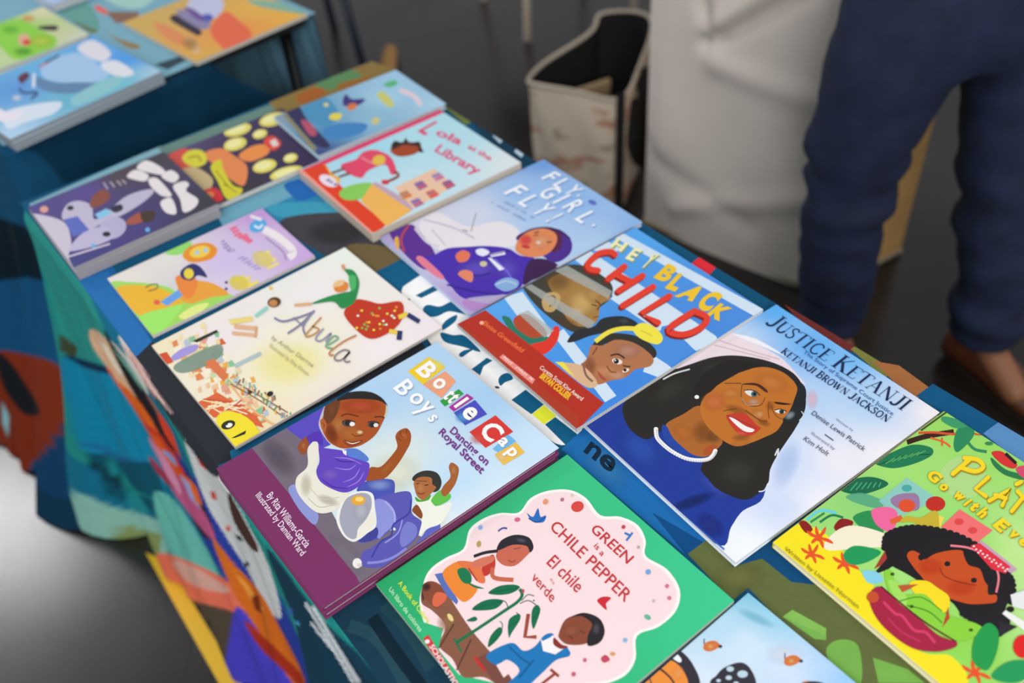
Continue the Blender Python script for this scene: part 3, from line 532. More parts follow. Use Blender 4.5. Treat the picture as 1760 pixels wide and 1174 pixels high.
for ch, x, y, w_ in (('F', 1058, 155, 46), ('L', 1125, 195, 46), ('Y', 1190, 235, 56), ('G', 1050, 250, 66), ('I', 1120, 287, 14), ('R', 1195, 328, 58), ('L', 1268, 395, 52), ('F', 848, 243, 58), ('L', 928, 300, 52), ('Y', 1010, 352, 62), ('!', 1078, 398, 12), (',', 1218, 268, 12), (',', 1308, 445, 14)):
    hh = 26 if ch == ',' else 96 if y < 240 and x > 1000 else 118
    a.gl(ch, x+6, y+7, w_, hh, '7d9ed4', (.85, .53), (.9, -.436), .02).gl(ch, x, y, w_, hh, 'fbfdff', (.85, .53), (.9, -.436), .015)
a.scrib((690, 315), (900, 425), (712, 302), '88a8d8', 4, 18, 3).scrib((770, 310), (950, 410), (792, 298), '88a8d8', 4, 15, 4).e('5a6ac8', 1305, 308, 26, 12, 20)
finish('fly')
# --- Hey Black Child
L_['hey'] = 'blue and white striped picture book lettered HEY BLACK CHILD with red band'
a = book('hey', [(1094, 389), (1309, 532), (993, 739), (785, 556)], (15.5, 111.0, -56.4, 29.2, 37.9), ZT+.0142, .0055, L_['hey'], 0, False, 'c03020', 1, edge='c8d8e8')
a.src(*cA).bg([(1000, 60, '55aaf0'), (1600, 500, '4f8fe0'), (1300, 700, '4488dc'), (900, 900, '3f88e0'), (600, 700, '4a9ae8'), (300, 450, '5aa8ee')], 8)
for q_ in ([(890, 110), (920, 80), (1665, 500), (1625, 540)], [(670, 220), (760, 180), (1420, 640), (1440, 680), (1325, 715)], [(740, 170), (850, 130), (930, 170), (880, 200)], [(800, 370), (900, 300), (1330, 610), (1420, 660), (1320, 720)], [(870, 440), (920, 400), (1140, 560), (1150, 620), (1100, 600)], [(570, 640), (620, 600), (900, 960), (840, 995)], [(1080, 740), (1130, 760), (1190, 810), (1120, 860), (1040, 830)], [(300, 430), (400, 400), (560, 620), (500, 690), (380, 540)]): a.q('d5e6f4', q_)
a.q('4a90e0', [(1140, 590), (1180, 580), (1310, 715), (1180, 800), (1090, 740)])
# boy in profile
a.p('b84a2c', [(350, 560), (420, 520), (520, 600), (520, 650), (430, 670)]).p('2a7a62', [(290, 540), (330, 540), (370, 600), (450, 650), (520, 640), (550, 660), (470, 690), (370, 650)]).p('e43828', [(440, 690), (530, 660), (570, 590), (600, 600), (580, 680), (510, 740)])
a.p('403e34', [(400, 350), (500, 310), (620, 260), (720, 260), (820, 310), (880, 370), (870, 440), (800, 500), (800, 560), (740, 600), (680, 620), (600, 580), (500, 500), (430, 420)])
a.p('a87c40', [(620, 300), (720, 320), (840, 400), (870, 440), (820, 470), (810, 520), (790, 570), (730, 590), (660, 570), (600, 480), (560, 400), (540, 340)]).b('d8ae68', .9, 720, 460, 100, 90).b('c89a5a', .8, 780, 420, 60, 50).b('7a5630', .5, 590, 340, 90, 70).b('e8c890', .7, 690, 510, 60, 40).b('6a4c30', .5, 640, 570, 80, 30, 25)
a.l('6a4420', 8, [(790, 450), (815, 470), (800, 500)]).l('5a3818', 6, [(770, 470), (800, 480)]).l('7a5228', 6, [(780, 540), (810, 535)])
a.p('c8a468', [(505, 450), (530, 410), (580, 405), (605, 430), (590, 480), (560, 510), (520, 500)]).l('6a4c28', 8, [(530, 430), (570, 425), (575, 460), (545, 480)])
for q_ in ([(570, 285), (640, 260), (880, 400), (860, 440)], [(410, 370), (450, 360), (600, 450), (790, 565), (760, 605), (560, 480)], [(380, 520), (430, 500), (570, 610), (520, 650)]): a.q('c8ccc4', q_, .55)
# girl
a.p('2a2c30', [(640, 670), (690, 610), (780, 590), (830, 545), (940, 535), (1010, 570), (1000, 600), (860, 620), (760, 640), (680, 670)]).b('4c4e52', .7, 940, 560, 40, 20)
a.p('33302c', [(780, 680), (850, 630), (960, 630), (1050, 660), (1110, 720), (1090, 760), (1000, 700), (850, 680), (820, 720), (780, 720)])
a.p('b4744c', [(755, 730), (770, 690), (830, 690), (900, 660), (1000, 680), (1090, 750), (1080, 800), (1000, 820), (950, 860), (870, 880), (800, 900), (740, 860), (710, 800), (740, 770)]).b('d89468', .8, 840, 830, 90, 50).b('e8b088', .6, 900, 850, 60, 30).b('c89078', .8, 960, 720, 80, 50).b('8c5436', .5, 760, 800, 40, 60)
a.p('dfb48c', [(600, 790), (720, 800), (800, 890), (760, 920), (690, 880)]).q('f2e24a', [(575, 780), (620, 780), (680, 860), (640, 830)]).l('8a6258', 12, [(725, 790), (740, 850), (775, 885)])
a.l('f4e04a', 24, [(790, 670), (860, 620), (940, 600), (1030, 605)]).p('f6e648', [(990, 600), (1040, 570), (1110, 600), (1145, 650), (1120, 685), (1060, 670), (1010, 640)]).l('d8c030', 5, [(1030, 610), (1090, 640)])
a.e('f0e4d8', 905, 776, 28, 15, 15).e('2a1a14', 900, 775, 14, 14).e('f8f4f0', 895, 771, 4)
a.l('3a2014', 8, [(870, 745), (910, 738), (945, 760)]).e('f0e4d8', 950, 825, 19, 9, -20).e('2a1a14', 946, 823, 9, 8).l('3a2014', 7, [(935, 800), (975, 805)]).l('8c4a34', 7, [(850, 800), (870, 830), (900, 835)]).p('b0503c', [(800, 830), (825, 850), (850, 880), (820, 870)]).l('7a3a28', 6, [(775, 740), (800, 700)])
# band and lettering
a.q('b8301f', [(40, 578), (200, 498), (835, 1000), (695, 1145)]).q('cc4a30', [(40, 578), (60, 568), (705, 1075), (695, 1145)], .6)
a.t('Eloise Greenfield', (180, 572), (395, 730), (200, 556), 'f4743c', .02).e('f6b89a', 180, 568, 12, 10).q('f09088', [(275, 755), (295, 738), (468, 875), (452, 900)]).scrib((290, 760), (450, 885), (306, 746), 'fadcd0', 4, 16, 5)
a.t('Coretta Scott King Award', (490, 815), (715, 990), (505, 798), 'f6d8c8', .02).t('BRYAN COLLIER', (490, 862), (645, 985), (512, 838), 'f4b42c', .06)
for t_, p0, p1, p2 in (('H', (870, 158), (930, 190), (905, 118)), ('E', (950, 222), (990, 240), (1000, 168)), ('Y', (1025, 270), (1065, 275), (1090, 205))): a.t(t_, (p0[0]+5, p0[1]+7), (p1[0]+5, p1[1]+7), (p2[0]+5, p2[1]+7), '8a9a60', .04); a.t(t_, p0, p1, p2, 'f6f0b8', .04)
def strokes(col, w, dark, paths, off=(-9, 10)):
    for pt in paths: a.l(dark, w, [(x+off[0], y+off[1]) for x, y in pt], len(pt) > 3); [a.e(dark, x+off[0], y+off[1], w/2) for x, y in (pt[0], pt[-1])]
    for pt in paths: a.l(col, w, pt, len(pt) > 3); [a.e(col, x, y, w/2) for x, y in (pt[0], pt[-1])] if len(pt) > 1 else None
a.t('B', (1100, 325), (1165, 355), (1170, 258), 'f4c82c', .05).t('L', (1160, 380), (1215, 400), (1225, 310), 'f4c82c', .06).t('A', (1210, 425), (1305, 455), (1290, 370), 'f4c82c', .06).t('C', (1315, 480), (1385, 510), (1390, 400), 'f4c82c', .06).t('K', (1375, 525), (1445, 560), (1440, 470), 'f4c82c', .06)
strokes('e8402c', 32, '8c1c18', [[(895, 205), (870, 190), (810, 200), (755, 250), (760, 280), (805, 290)], [(945, 270), (860, 335)], [(1040, 320), (915, 400)], [(900, 310), (975, 350)], [(1095, 380), (935, 480)], [(1180, 430), (1035, 520), (1120, 570)], [(1310, 510), (1175, 605), (1250, 635), (1340, 600), (1375, 545), (1310, 510)]])
finish('hey')
# --- Justice
L_['jus'] = 'picture book with smiling dark-haired woman in blue dress and pearl necklace'
a = book('jus', [(1334, 526), (1616, 708), (1264, 968), (1000, 724)], (32.8, 86.8, -58.0, 29.4, 38.6), ZT+.0085, .0078, L_['jus'], 0, True, '2a50a8', 1, edge='e6eef6')
a.src(*cB).bg([(880, 60, '5ab0f4'), (1200, 280, '78bcf2'), (1050, 220, '62b0f2'), (1580, 500, 'f6eef0'), (1400, 700, 'fbf4f4'), (1100, 900, 'f8f4fa'), (760, 1080, 'f6f8fc'), (900, 900, 'd0def6'), (950, 700, 'cfe0f8'), (1000, 450, 'b8d4f4'), (700, 180, 'c8dcf4'), (1150, 700, 'f2ecf4'), (1300, 450, 'b0d4f4')], 20)  # whitened lower right puts a gloss reflection into the cover colour
a.p('efdde4', [(380, 360), (500, 250), (660, 160), (760, 190), (900, 260), (980, 340), (1010, 380), (900, 300), (700, 260), (520, 290)]).l('d8b8c4', 5, [(640, 190), (760, 230), (900, 270)]).l('d8b8c4', 5, [(620, 210), (740, 240), (860, 270)]).p('f6f2f8', [(700, 165), (800, 185), (930, 260), (860, 230)]).b('f0c8d0', .7, 1040, 440, 30, 50)
a.b('c4d4f4', .5, 930, 720, 60, 130, 20)
a.p('1f3a98', [(50, 535), (150, 470), (250, 420), (420, 560), (640, 640), (830, 700), (830, 860), (740, 920), (690, 990), (640, 1070), (400, 900), (250, 745)]).b('2f55b8', .8, 300, 650, 140, 90, 40).b('3c50b8', .8, 620, 800, 120, 60, 40).b('26348c', .8, 600, 980, 80, 50, 40).b('1a2a66', .7, 520, 880, 120, 30, -20)

# hair
a.p('282622', [(225, 470), (260, 430), (330, 370), (410, 330), (520, 290), (620, 260), (730, 255), (860, 280), (960, 330), (1005, 400), (1010, 480), (970, 560), (930, 620), (890, 680), (860, 740), (850, 800), (800, 850), (740, 870), (640, 830), (590, 780), (560, 730), (620, 650), (640, 640), (500, 560), (400, 570), (330, 610), (270, 580), (235, 530)])
a.b('3c3a35', .7, 430, 400, 130, 70, -30).b('403e38', .7, 720, 750, 110, 90).b('3c3a36', .7, 640, 300, 120, 30, -10).l('e8e4ea', 6, [(400, 355), (450, 330), (515, 312)]).l('16161a', 6, [(390, 350), (440, 318), (510, 305)]).l('e8e8ee', 6, [(880, 680), (895, 650), (890, 690)]).l('e8e8ee', 5, [(850, 800), (835, 830), (810, 835)])
# neck and face in the J1 crop
a.src(*J1).p('b0672c', [(140, 770), (300, 680), (470, 600), (600, 800), (680, 930), (640, 1000), (560, 1070), (470, 1085), (340, 1040), (220, 930), (160, 860)]).b('8c5424', .6, 500, 850, 130, 130).b('d07a34', .7, 300, 850, 120, 90, 30).b('cc5a30', .7, 560, 1020, 90, 50, -30).b('6a4a2c', .45, 600, 900, 90, 70)
a.p('c27228', [(465, 620), (520, 500), (640, 400), (760, 330), (900, 260), (1080, 230), (1240, 270), (1350, 350), (1400, 430), (1370, 540), (1330, 640), (1270, 740), (1200, 840), (1080, 900), (960, 950), (830, 985), (720, 950), (600, 860), (510, 760)])
a.b('d8843a', .8, 1150, 380, 200, 110, 15).b('d87a3e', .8, 600, 560, 130, 110).b('d98a40', .8, 760, 480, 120, 60).b('a8602a', .7, 820, 640, 140, 50, 20).b('945c28', .5, 860, 900, 110, 40, -5).b('d08038', .7, 860, 950, 110, 35, -8).b('d68a48', .8, 1010, 690, 70, 70).b('9a5826', .5, 1140, 600, 50, 60).b('8c5626', .5, 1080, 760, 80, 40, 20)
a.p('221f1c', [(560, 470), (680, 360), (830, 290), (980, 240), (1060, 215), (900, 170), (640, 200), (420, 400), (420, 520)])
a.p('222628', [(1060, 215), (1140, 200), (1320, 290), (1440, 380), (1485, 460), (1470, 600), (1410, 740), (1330, 760), (1260, 740), (1330, 640), (1370, 540), (1400, 430), (1330, 330), (1200, 250)])
a.l('e0e4e8', 8, [(1440, 650), (1460, 690), (1420, 740)]).l('3a3028', 7, [(700, 385), (860, 385)]).l('4a3a30', 8, [(870, 400), (860, 480), (880, 560), (960, 600), (1050, 590), (1090, 520)], a=.6).l('c8c0b0', 7, [(860, 520), (920, 590), (1030, 585)], a=.6).l('4a3a30', 7, [(1150, 600), (1180, 670), (1240, 720), (1330, 700), (1360, 620)], a=.6).b('c8b8a0', .6, 980, 560, 60, 30).b('9aa8b0', .7, 1330, 690, 60, 40, -30)
a.p('4a2418', [(860, 395), (950, 380), (1030, 392), (1100, 440), (1118, 472), (1085, 462), (1015, 412), (940, 400)]).p('3c1a14', [(1180, 560), (1260, 568), (1345, 582), (1280, 590), (1200, 580)])
a.e('e8e4dc', 955, 478, 62, 28, 20).e('4a6a70', 985, 488, 30, 28).e('14181a', 990, 486, 16, 16).l('2a1410', 8, [(890, 452), (950, 448), (1010, 468), (1040, 500)])
a.e('e8e4dc', 1235, 652, 50, 20, 8).e('3c4a4a', 1250, 655, 24, 22).e('14181a', 1255, 655, 12, 12).l('2a1410', 8, [(1185, 640), (1235, 630), (1295, 650)])
a.l('7c4018', 12, [(900, 640), (970, 690), (1060, 745), (1110, 740)]).l('7a4420', 8, [(1130, 560), (1120, 640), (1130, 720)]).b('e8a868', .7, 1040, 680, 40, 40)
a.p('c83c2c', [(720, 690), (830, 670), (920, 690), (1010, 780), (1050, 810), (1010, 850), (940, 885), (860, 880), (790, 820), (740, 750)]).p('f8f0ec', [(745, 708), (800, 725), (900, 790), (985, 825), (960, 850), (890, 840), (810, 780)]).b('e8685a', .7, 860, 860, 60, 20, 15).l('8a2a20', 6, [(720, 690), (850, 740), (1010, 815)])
a.e('f4f4f4', 435, 515, 22, 18).l('5a3a1c', 8, [(690, 650), (720, 640), (820, 625)], a=.5)
a.p('2446a0', [(95, 800), (140, 790), (200, 900), (280, 980), (400, 1070), (520, 1090), (600, 1040), (590, 1090), (440, 1120), (240, 1040), (120, 920)])
pr = crom([(40, 820), (50, 900), (110, 970), (200, 1040), (320, 1100), (440, 1120), (540, 1110), (590, 1070), (610, 1030)], False, 5)
for x, y in pr: a.e('f6f4f2', x, y, 21, 19)
for x, y in pr: a.e('c8c4c8', x+7, y+10, 7, 5)
a.src(*cB).ser('JUSTICE KETANJI', (838, 120), (1432, 492), (884, 88), '1c2c54')
a.t('The Story of Supreme Court Justice', (1000, 245), (1385, 512), (1010, 232), '3a62a0').ser('KETANJI BROWN JACKSON', (900, 242), (1362, 542), (922, 224), '1c3060', 1.1, .16, .05)
a.t('Written by', (1140, 530), (1215, 580), (1146, 522), '8a8aa0').t('Denise Lewis Patrick', (1035, 505), (1262, 665), (1050, 490), '4a4a60').l('4a4a5a', 4, [(1095, 592), (1132, 618)]).t('Illustrated by', (1035, 590), (1135, 660), (1042, 580), '8a8aa0').t('Kim Holt', (1000, 615), (1105, 685), (1016, 600), '5a5a70')
a.l('2f63c4', 7, [(50, 540), (250, 745), (660, 1090)])
finish('jus')
# --- Green is a chile pepper
a = book('grn', [(971, 777.5), (1261, 1032), (952, 1313), (642.5, 999)], (1.8, 62.85, -55.3, 29.8, 30.9), ZT+.0095, .0088, L_['grn'], 0, False, '2fae72', 2, edge='46b884', jit=.0008)
G = '34ba7c'
a.src(*cC).bg([(930, 30, '3cc486'), (1700, 700, '3ecb90'), (100, 620, '2aae6c'), (900, 1200, '33b878')], 4)
a.p('fdf6f2', [(300, 610), (330, 540), (400, 490), (480, 450), (500, 360), (560, 310), (640, 285), (730, 285), (780, 220), (860, 188), (960, 188), (1040, 230), (1110, 310), (1200, 320), (1280, 360), (1320, 430), (1325, 500), (1420, 560), (1480, 650), (1470, 740), (1400, 810), (1310, 850), (1310, 950), (1270, 1020), (1180, 1060), (1060, 1080), (960, 1180), (800, 1200), (600, 1150), (420, 950), (300, 740)])
a.p('fbdfe0', [(312, 612), (342, 548), (410, 500), (490, 458), (512, 370), (570, 322), (645, 296), (738, 295), (790, 230), (865, 200), (955, 200), (1030, 240), (1102, 322), (1195, 332), (1270, 370), (1308, 436), (1313, 506), (1410, 570), (1466, 655), (1456, 735), (1392, 800), (1298, 842), (1298, 945), (1260, 1010), (1175, 1048), (1055, 1068), (950, 1160), (800, 1190), (600, 1140), (430, 950), (312, 740)])
a.q(G, [(280, 780), (420, 820), (410, 920), (520, 1030), (760, 1077), (900, 1200), (500, 1200)])
a.p('8c5a44', [(300, 620), (340, 600), (400, 630), (470, 720), (560, 830), (680, 950), (770, 1050), (740, 1090), (640, 1040), (540, 1040), (480, 960), (410, 900), (430, 810), (360, 740), (300, 700)]).b('a87a54', .7, 440, 790, 60, 60).l('5c3630', 8, [(470, 800), (410, 910)]).l('5c3630', 8, [(560, 870), (505, 1010)]).l('4a2c2a', 9, [(310, 690), (300, 640), (340, 610)]).e('eed890', 450, 770, 22, 10, 50).q('7a4a40', [(590, 960), (640, 930), (780, 1060), (720, 1090)]).l('c8302c', 14, [(585, 950), (640, 1010)])
a.src(*G1).p('8a4a34', [(50, 480), (130, 470), (230, 545), (180, 650), (120, 620), (60, 560)]).p('e06a4a', [(150, 540), (220, 550), (230, 590), (170, 640), (130, 610)]).b('3a2a30', .8, 75, 500, 40, 35)
a.q('5a72b8', [(125, 410), (190, 400), (320, 600), (310, 625), (230, 560)]).p('f08a34', [(185, 395), (280, 325), (330, 350), (400, 480), (450, 520), (400, 590), (340, 600), (240, 500)]).p('e87848', [(280, 325), (400, 330), (470, 380), (500, 470), (450, 470), (380, 400)])
a.p('1a7a4e', [(290, 385), (340, 368), (390, 410), (400, 470), (360, 480), (320, 450)]).l('1a7a4e', 16, [(370, 470), (430, 500), (495, 515)], taper=True).p('c83a30', [(470, 330), (540, 280), (560, 370), (500, 430), (470, 390)]).l('b42c34', 10, [(370, 370), (440, 460)])
a.l('cc6a50', 30, [(545, 370), (560, 440), (700, 458)]).p('cc6a52', [(560, 290), (600, 220), (720, 200), (810, 240), (780, 290), (700, 360), (610, 350)]).p('d8785e', [(380, 340), (460, 300), (540, 290), (540, 330), (440, 370)]).p('2c2830', [(560, 240), (590, 180), (680, 145), (780, 165), (820, 230), (800, 270), (770, 225), (670, 215), (580, 250)]).b('5a5a6a', .8, 730, 185, 50, 18, 15).l('2c2830', 22, [(570, 255), (480, 265), (400, 290)]).l('7c2c28', 5, [(650, 320), (680, 335), (700, 320)]).l('7c3a30', 5, [(680, 245), (730, 235)])
# plant
a.l('17734a', 22, [(330, 890), (480, 790), (640, 680), (740, 610), (770, 560), (750, 520)]).l('17734a', 14, [(330, 880), (380, 950)]).l('17734a', 12, [(310, 860), (360, 890)])
for p_ in ([(530, 545), (600, 500), (700, 490), (750, 510), (690, 550), (600, 560)], [(425, 660), (480, 610), (560, 588), (640, 600), (600, 650), (520, 665)], [(565, 915), (575, 840), (630, 780), (655, 810), (620, 870)], [(690, 780), (700, 720), (760, 690), (770, 730), (720, 820), (705, 850)], [(850, 740), (850, 660), (880, 630), (905, 660), (895, 720), (870, 790)], [(395, 735), (450, 708), (470, 730), (440, 742)]): a.p('14704a', p_).l('0d5038', 4, [p_[0], p_[3]])
for p_ in ([(680, 650), (660, 610), (620, 595)], [(650, 820), (650, 760), (630, 740)], [(765, 700), (740, 680)], [(760, 620), (820, 600), (885, 640)], [(770, 600), (810, 560), (855, 570)]): a.l('2a5a44', 6, p_)
a.e('c83c58', 775, 535, 9, 14).e('2a5a44', 855, 600, 6)
# boy
a.l('a04a3a', 26, [(825, 690), (815, 845), (895, 845)], False)
a.src(*cC).p('1f78b8', [(640, 940), (750, 885), (810, 920), (860, 900), (900, 850), (940, 845), (950, 900), (1010, 910), (1020, 940), (960, 960), (900, 1020), (820, 1090), (740, 1080), (800, 1010), (740, 960), (690, 985)]).l('125a90', 7, [(740, 900), (800, 950), (850, 980)]).q('fbf0f0', [(885, 870), (940, 850), (960, 900), (1000, 905), (960, 935), (900, 920)]).l('125a90', 9, [(860, 960), (800, 1040)]).q('fbdfe0', [(690, 985), (730, 965), (765, 1010), (730, 1040)])
a.l('1f78b8', 14, [(890, 870), (930, 850)]).l('1f78b8', 14, [(960, 940), (1010, 905)]).p('8c3228', [(945, 860), (980, 890), (1010, 900), (980, 910), (945, 890)])
a.p('8c4a34', [(965, 840), (990, 780), (1050, 760), (1110, 780), (1120, 840), (1090, 885), (1010, 890), (970, 865)]).b('a86048', .7, 1020, 830, 50, 40).p('2a262a', [(1010, 770), (1070, 750), (1140, 775), (1168, 830), (1150, 880), (1100, 895), (1095, 850), (1110, 800), (1060, 765)]).l('5a2a20', 5, [(1010, 850), (1030, 865)]).l('5a2a20', 5, [(1060, 830), (1080, 840)]).b('5a5860', .7, 1130, 820, 20, 30)
a.l('9a3a2c', 12, [(940, 1000), (980, 1030)]).l('9a3a2c', 12, [(960, 1020), (900, 1070)])
# lettering
Rd = 'c83a40'
a.t('GREEN', (1068, 378), (1245, 535), (1100, 348), Rd, .012).t('is a', (1090, 452), (1130, 500), (1108, 435), Rd, .01).t('CHILE PEPPER', (880, 362), (1248, 706), (915, 325), Rd, .008).t('El chile', (880, 525), (1030, 662), (918, 485), Rd, .008).t('es', (902, 600), (922, 625), (912, 588), 'd88a80').t('verde', (815, 595), (920, 705), (838, 560), Rd, .008)
a.t('A Book of Colors', (172, 610), (340, 800), (186, 592), 'd8ee4a', .02).t('Un libro de colores', (128, 640), (308, 840), (142, 624), 'b8f0c0', .02)
a.q('d8383c', [(328, 868), (352, 852), (530, 1080), (500, 1100)]).e('fbe8e6', 350, 882, 12, 10).t('SCHOLASTIC', (362, 905), (500, 1082), (382, 892), 'fbe8e6', .02)
a.p('2c70c0', [(770, 290), (800, 310), (820, 270), (835, 310), (860, 305), (850, 335), (800, 330)]).l('184c94', 5, [(780, 315), (820, 335), (860, 310)]).e('dd4a42', 1003, 268, 29, 25).e('ea9a78', 853, 240, 13).e('b87a90', 930, 233, 9).e('d86a90', 727, 320, 14, 10).e('8ab0e8', 553, 352, 11).l('4a5aa0', 8, [(640, 372), (660, 358), (682, 360)]).e('b8a060', 553, 430, 11, 15).l('3c78c8', 9, [(1225, 395), (1255, 410)]).l('3c78c8', 9, [(1260, 395), (1235, 430)]).e('c84a58', 1218, 368, 9).e('7aa8dc', 1340, 572, 12).e('d87a90', 1425, 635, 9).e('d87a90', 1438, 687, 9).p('d02c38', [(1125, 695), (1150, 680), (1185, 685), (1165, 710), (1170, 738), (1140, 715)]).e('68b8a0', 1350, 770, 16, 10, 30).e('8ab8e0', 1260, 870, 10).e('d06a80', 1090, 958, 9).p('c84a60', [(1160, 950), (1180, 935), (1200, 955), (1175, 968)]).e('e0a060', 1210, 930, 12, 8).e('d05a78', 1045, 1020, 10).e('b8b0a8', 1290, 461, 7).e('c8c0c0', 1372, 700, 7).e('d8d0b8', 975, 215, 7)
finish('grn')
# --- butterfly book (mostly below the frame)
L_['btf'] = 'pale blue book with orange monarch butterfly wings at the near table edge'
def geo_tl(tx, ty, th, w, l):
    c, s_ = math.cos(math.radians(th)), math.sin(math.radians(th)); return (tx+c*w/2+s_*l/2, ty+s_*w/2-c*l/2, th, w, l)
def geo_br(x, y, th, w, l):
    c, s_ = math.cos(math.radians(th)), math.sin(math.radians(th)); return (x-c*w/2-s_*l/2, y-s_*w/2+c*l/2, th, w, l)
def geo_tr(x, y, th, w, l):
    c, s_ = math.cos(math.radians(th)), math.sin(math.radians(th)); return (x-c*w/2+s_*l/2, y-s_*w/2-c*l/2, th, w, l)
def px_of(geo, z):
    cx, cy, th, w, l = geo; c, s_ = math.cos(math.radians(th)), math.sin(math.radians(th)); o = []
    for a_, b_ in ((-w, l), (w, l), (w, -l), (-w, -l)): o.append(projpx(((cx+c*a_/2-s_*b_/2)*SC, (cy+s_*a_/2+c*b_/2)*SC, z)))
    return o
# --- butterfly
g_ = geo_tl(24.75, 60.0, -54.5, 28, 36); z_ = ZT+.0075
a = book('btf', px_of(g_, z_), g_, z_, .0068, L_['btf'], 0, True, '4a6a9a', 1, edge='a8c4d4')
BK['btf']['root']['label'] = L_['btf']
a.src(*cD).bg([(905, 80, '7cc4de'), (1100, 250, '98d4ec'), (700, 300, 'b8dcf0'), (900, 450, 'd8e8f6'), (1200, 600, 'd8e4f8'), (600, 700, 'dce8f6'), (1600, 690, '98ccf6'), (1450, 560, 'b0d4f6'), (900, 900, 'd4e4f4'), (500, 1500, 'a0c890'), (1300, 1500, '88b870')], 16)
a.b('80c8dc', .5, 960, 250, 160, 40, 25).b('e8eef8', .7, 1150, 500, 150, 90)
for x, y, an in ((650, 440, 0), (1205, 540, -60)):
    a.p('d8763c', [(x-55, y+20), (x-40, y-20), (x+20, y-35), (x+60, y-5), (x+30, y+25), (x-20, y+40)]).b('f0b070', .8, x-5, y+5, 30, 25).l('4a3a38', 8, [(x-50, y-10), (x-48, y-50)]).e('4a3a38', x+62, y+5, 14, 12)
a.p('35303a', [(150, 700), (250, 590), (350, 510), (420, 475), (470, 500), (530, 580), (575, 700), (560, 900), (300, 1000)]).p('f0913a', [(180, 690), (300, 560), (370, 540), (440, 590), (490, 690), (490, 850), (250, 900)]).l('35303a', 14, [(290, 590), (390, 690), (420, 850)]).l('35303a', 10, [(200, 640), (260, 760)]).p('f4f4f8', [(375, 515), (410, 495), (445, 535), (430, 555)]).b('f8b060', .7, 420, 630, 50, 60)
a.p('35323c', [(640, 700), (680, 650), (740, 590), (850, 555), (920, 600), (960, 720), (900, 900), (650, 900)])
for x, y, r_ in ((780, 600, 26), (865, 635, 36), (770, 660, 22), (700, 680, 16), (820, 700, 20)): a.e('c0d8e4', x, y, r_, r_*.7)
a.p('33303c', [(1270, 700), (1320, 685), (1400, 690), (1440, 720), (1300, 760)]).l('f0a060', 8, [(1280, 690), (1320, 682)])
finish('btf')
# --- Platanos
L_['pla'] = 'green and yellow picture book with curly-haired girl and bowl, lettered PLATANOS'
g_ = geo_tl(57.6, 84.6, -57.2, 28.5, 33.6); z_ = ZT+.0095
pp = px_of(g_, z_)
a = book('pla', pp, g_, z_, .0088, L_['pla'], 0, True, 'e8d040', 1, edge='f4ecc0')
BK['pla']['root']['label'] = L_['pla']
a.src(*cE).bg([(800, 30, '9cd860'), (1100, 200, '98dc60'), (600, 280, 'a4e070'), (700, 700, 'a8e478'), (900, 550, '8edc60'), (1100, 600, 'c4e890'), (500, 400, '90d478'), (900, 1000, '90d850'), (1300, 900, 'c8e8a0'), (1500, 600, 'c0e8a0')], 14)
a.p('f9e420', [(30, 590), (130, 520), (210, 500), (320, 560), (420, 680), (500, 760), (520, 900), (700, 1040), (830, 1060), (900, 1174), (700, 1200), (300, 860)]).q('f9e420', [(20, 600), (120, 530), (800, 1200), (650, 1200)])
a.p('1e7a50', [(500, 235), (560, 200), (660, 160), (740, 170), (750, 200), (700, 230), (620, 255), (560, 258)]).l('0e5a38', 5, [(520, 245), (620, 210), (740, 200)])
for i in range(6): a.l('5cb060', 4, [(550+i*26, 240-i*7), (590+i*26, 215-i*6)])
a.p('166a48', [(355, 350), (420, 305), (500, 298), (562, 325), (510, 355), (430, 372)])
for i in range(6): a.l('4ca878', 5, [(400+i*24, 355-i*3), (430+i*20, 320)])
a.p('60b890', [(380, 380), (450, 365), (540, 400), (520, 430), (430, 410)], a=.7).p('2a9050', [(410, 470), (480, 440), (520, 470), (540, 540), (470, 530)]).l('6ad0dc', 12, [(215, 480), (270, 440), (340, 450)]).l('2a8a50', 9, [(230, 490), (290, 450)]).l('1c7a50', 10, [(270, 490), (320, 460), (370, 470)])
a.p('8c2018', [(180, 490), (210, 485), (240, 520), (210, 535)]).p('8c1c1c', [(330, 510), (360, 475), (410, 485), (400, 510), (350, 530)]).p('f6ecd0', [(290, 580), (350, 520), (430, 505), (560, 545), (560, 590), (430, 600), (310, 610)])
def flower(x, y, s=1):
    for dx, dy in ((-50, -28), (-12, -48), (30, -45), (62, 25), (20, 45), (-30, 25)): a.l('ea5426', 15*s, [(x, y), (x+dx*s*.6, y+dy*s*.45), (x+dx*s, y+dy*s)], taper=True)
    a.e('ea5426', x, y, 16*s)
flower(265, 555); flower(235, 625, .9); flower(375, 665); flower(930, 1130, 1.1)
a.p('1f9a58', [(370, 630), (420, 590), (530, 615), (470, 660), (400, 670)]).q('a8382c', [(500, 690), (560, 590), (555, 660)]).q('1c1a20', [(490, 718), (560, 640), (640, 640), (560, 690)]).p('88d0e4', [(450, 700), (510, 700), (540, 740), (480, 750)])
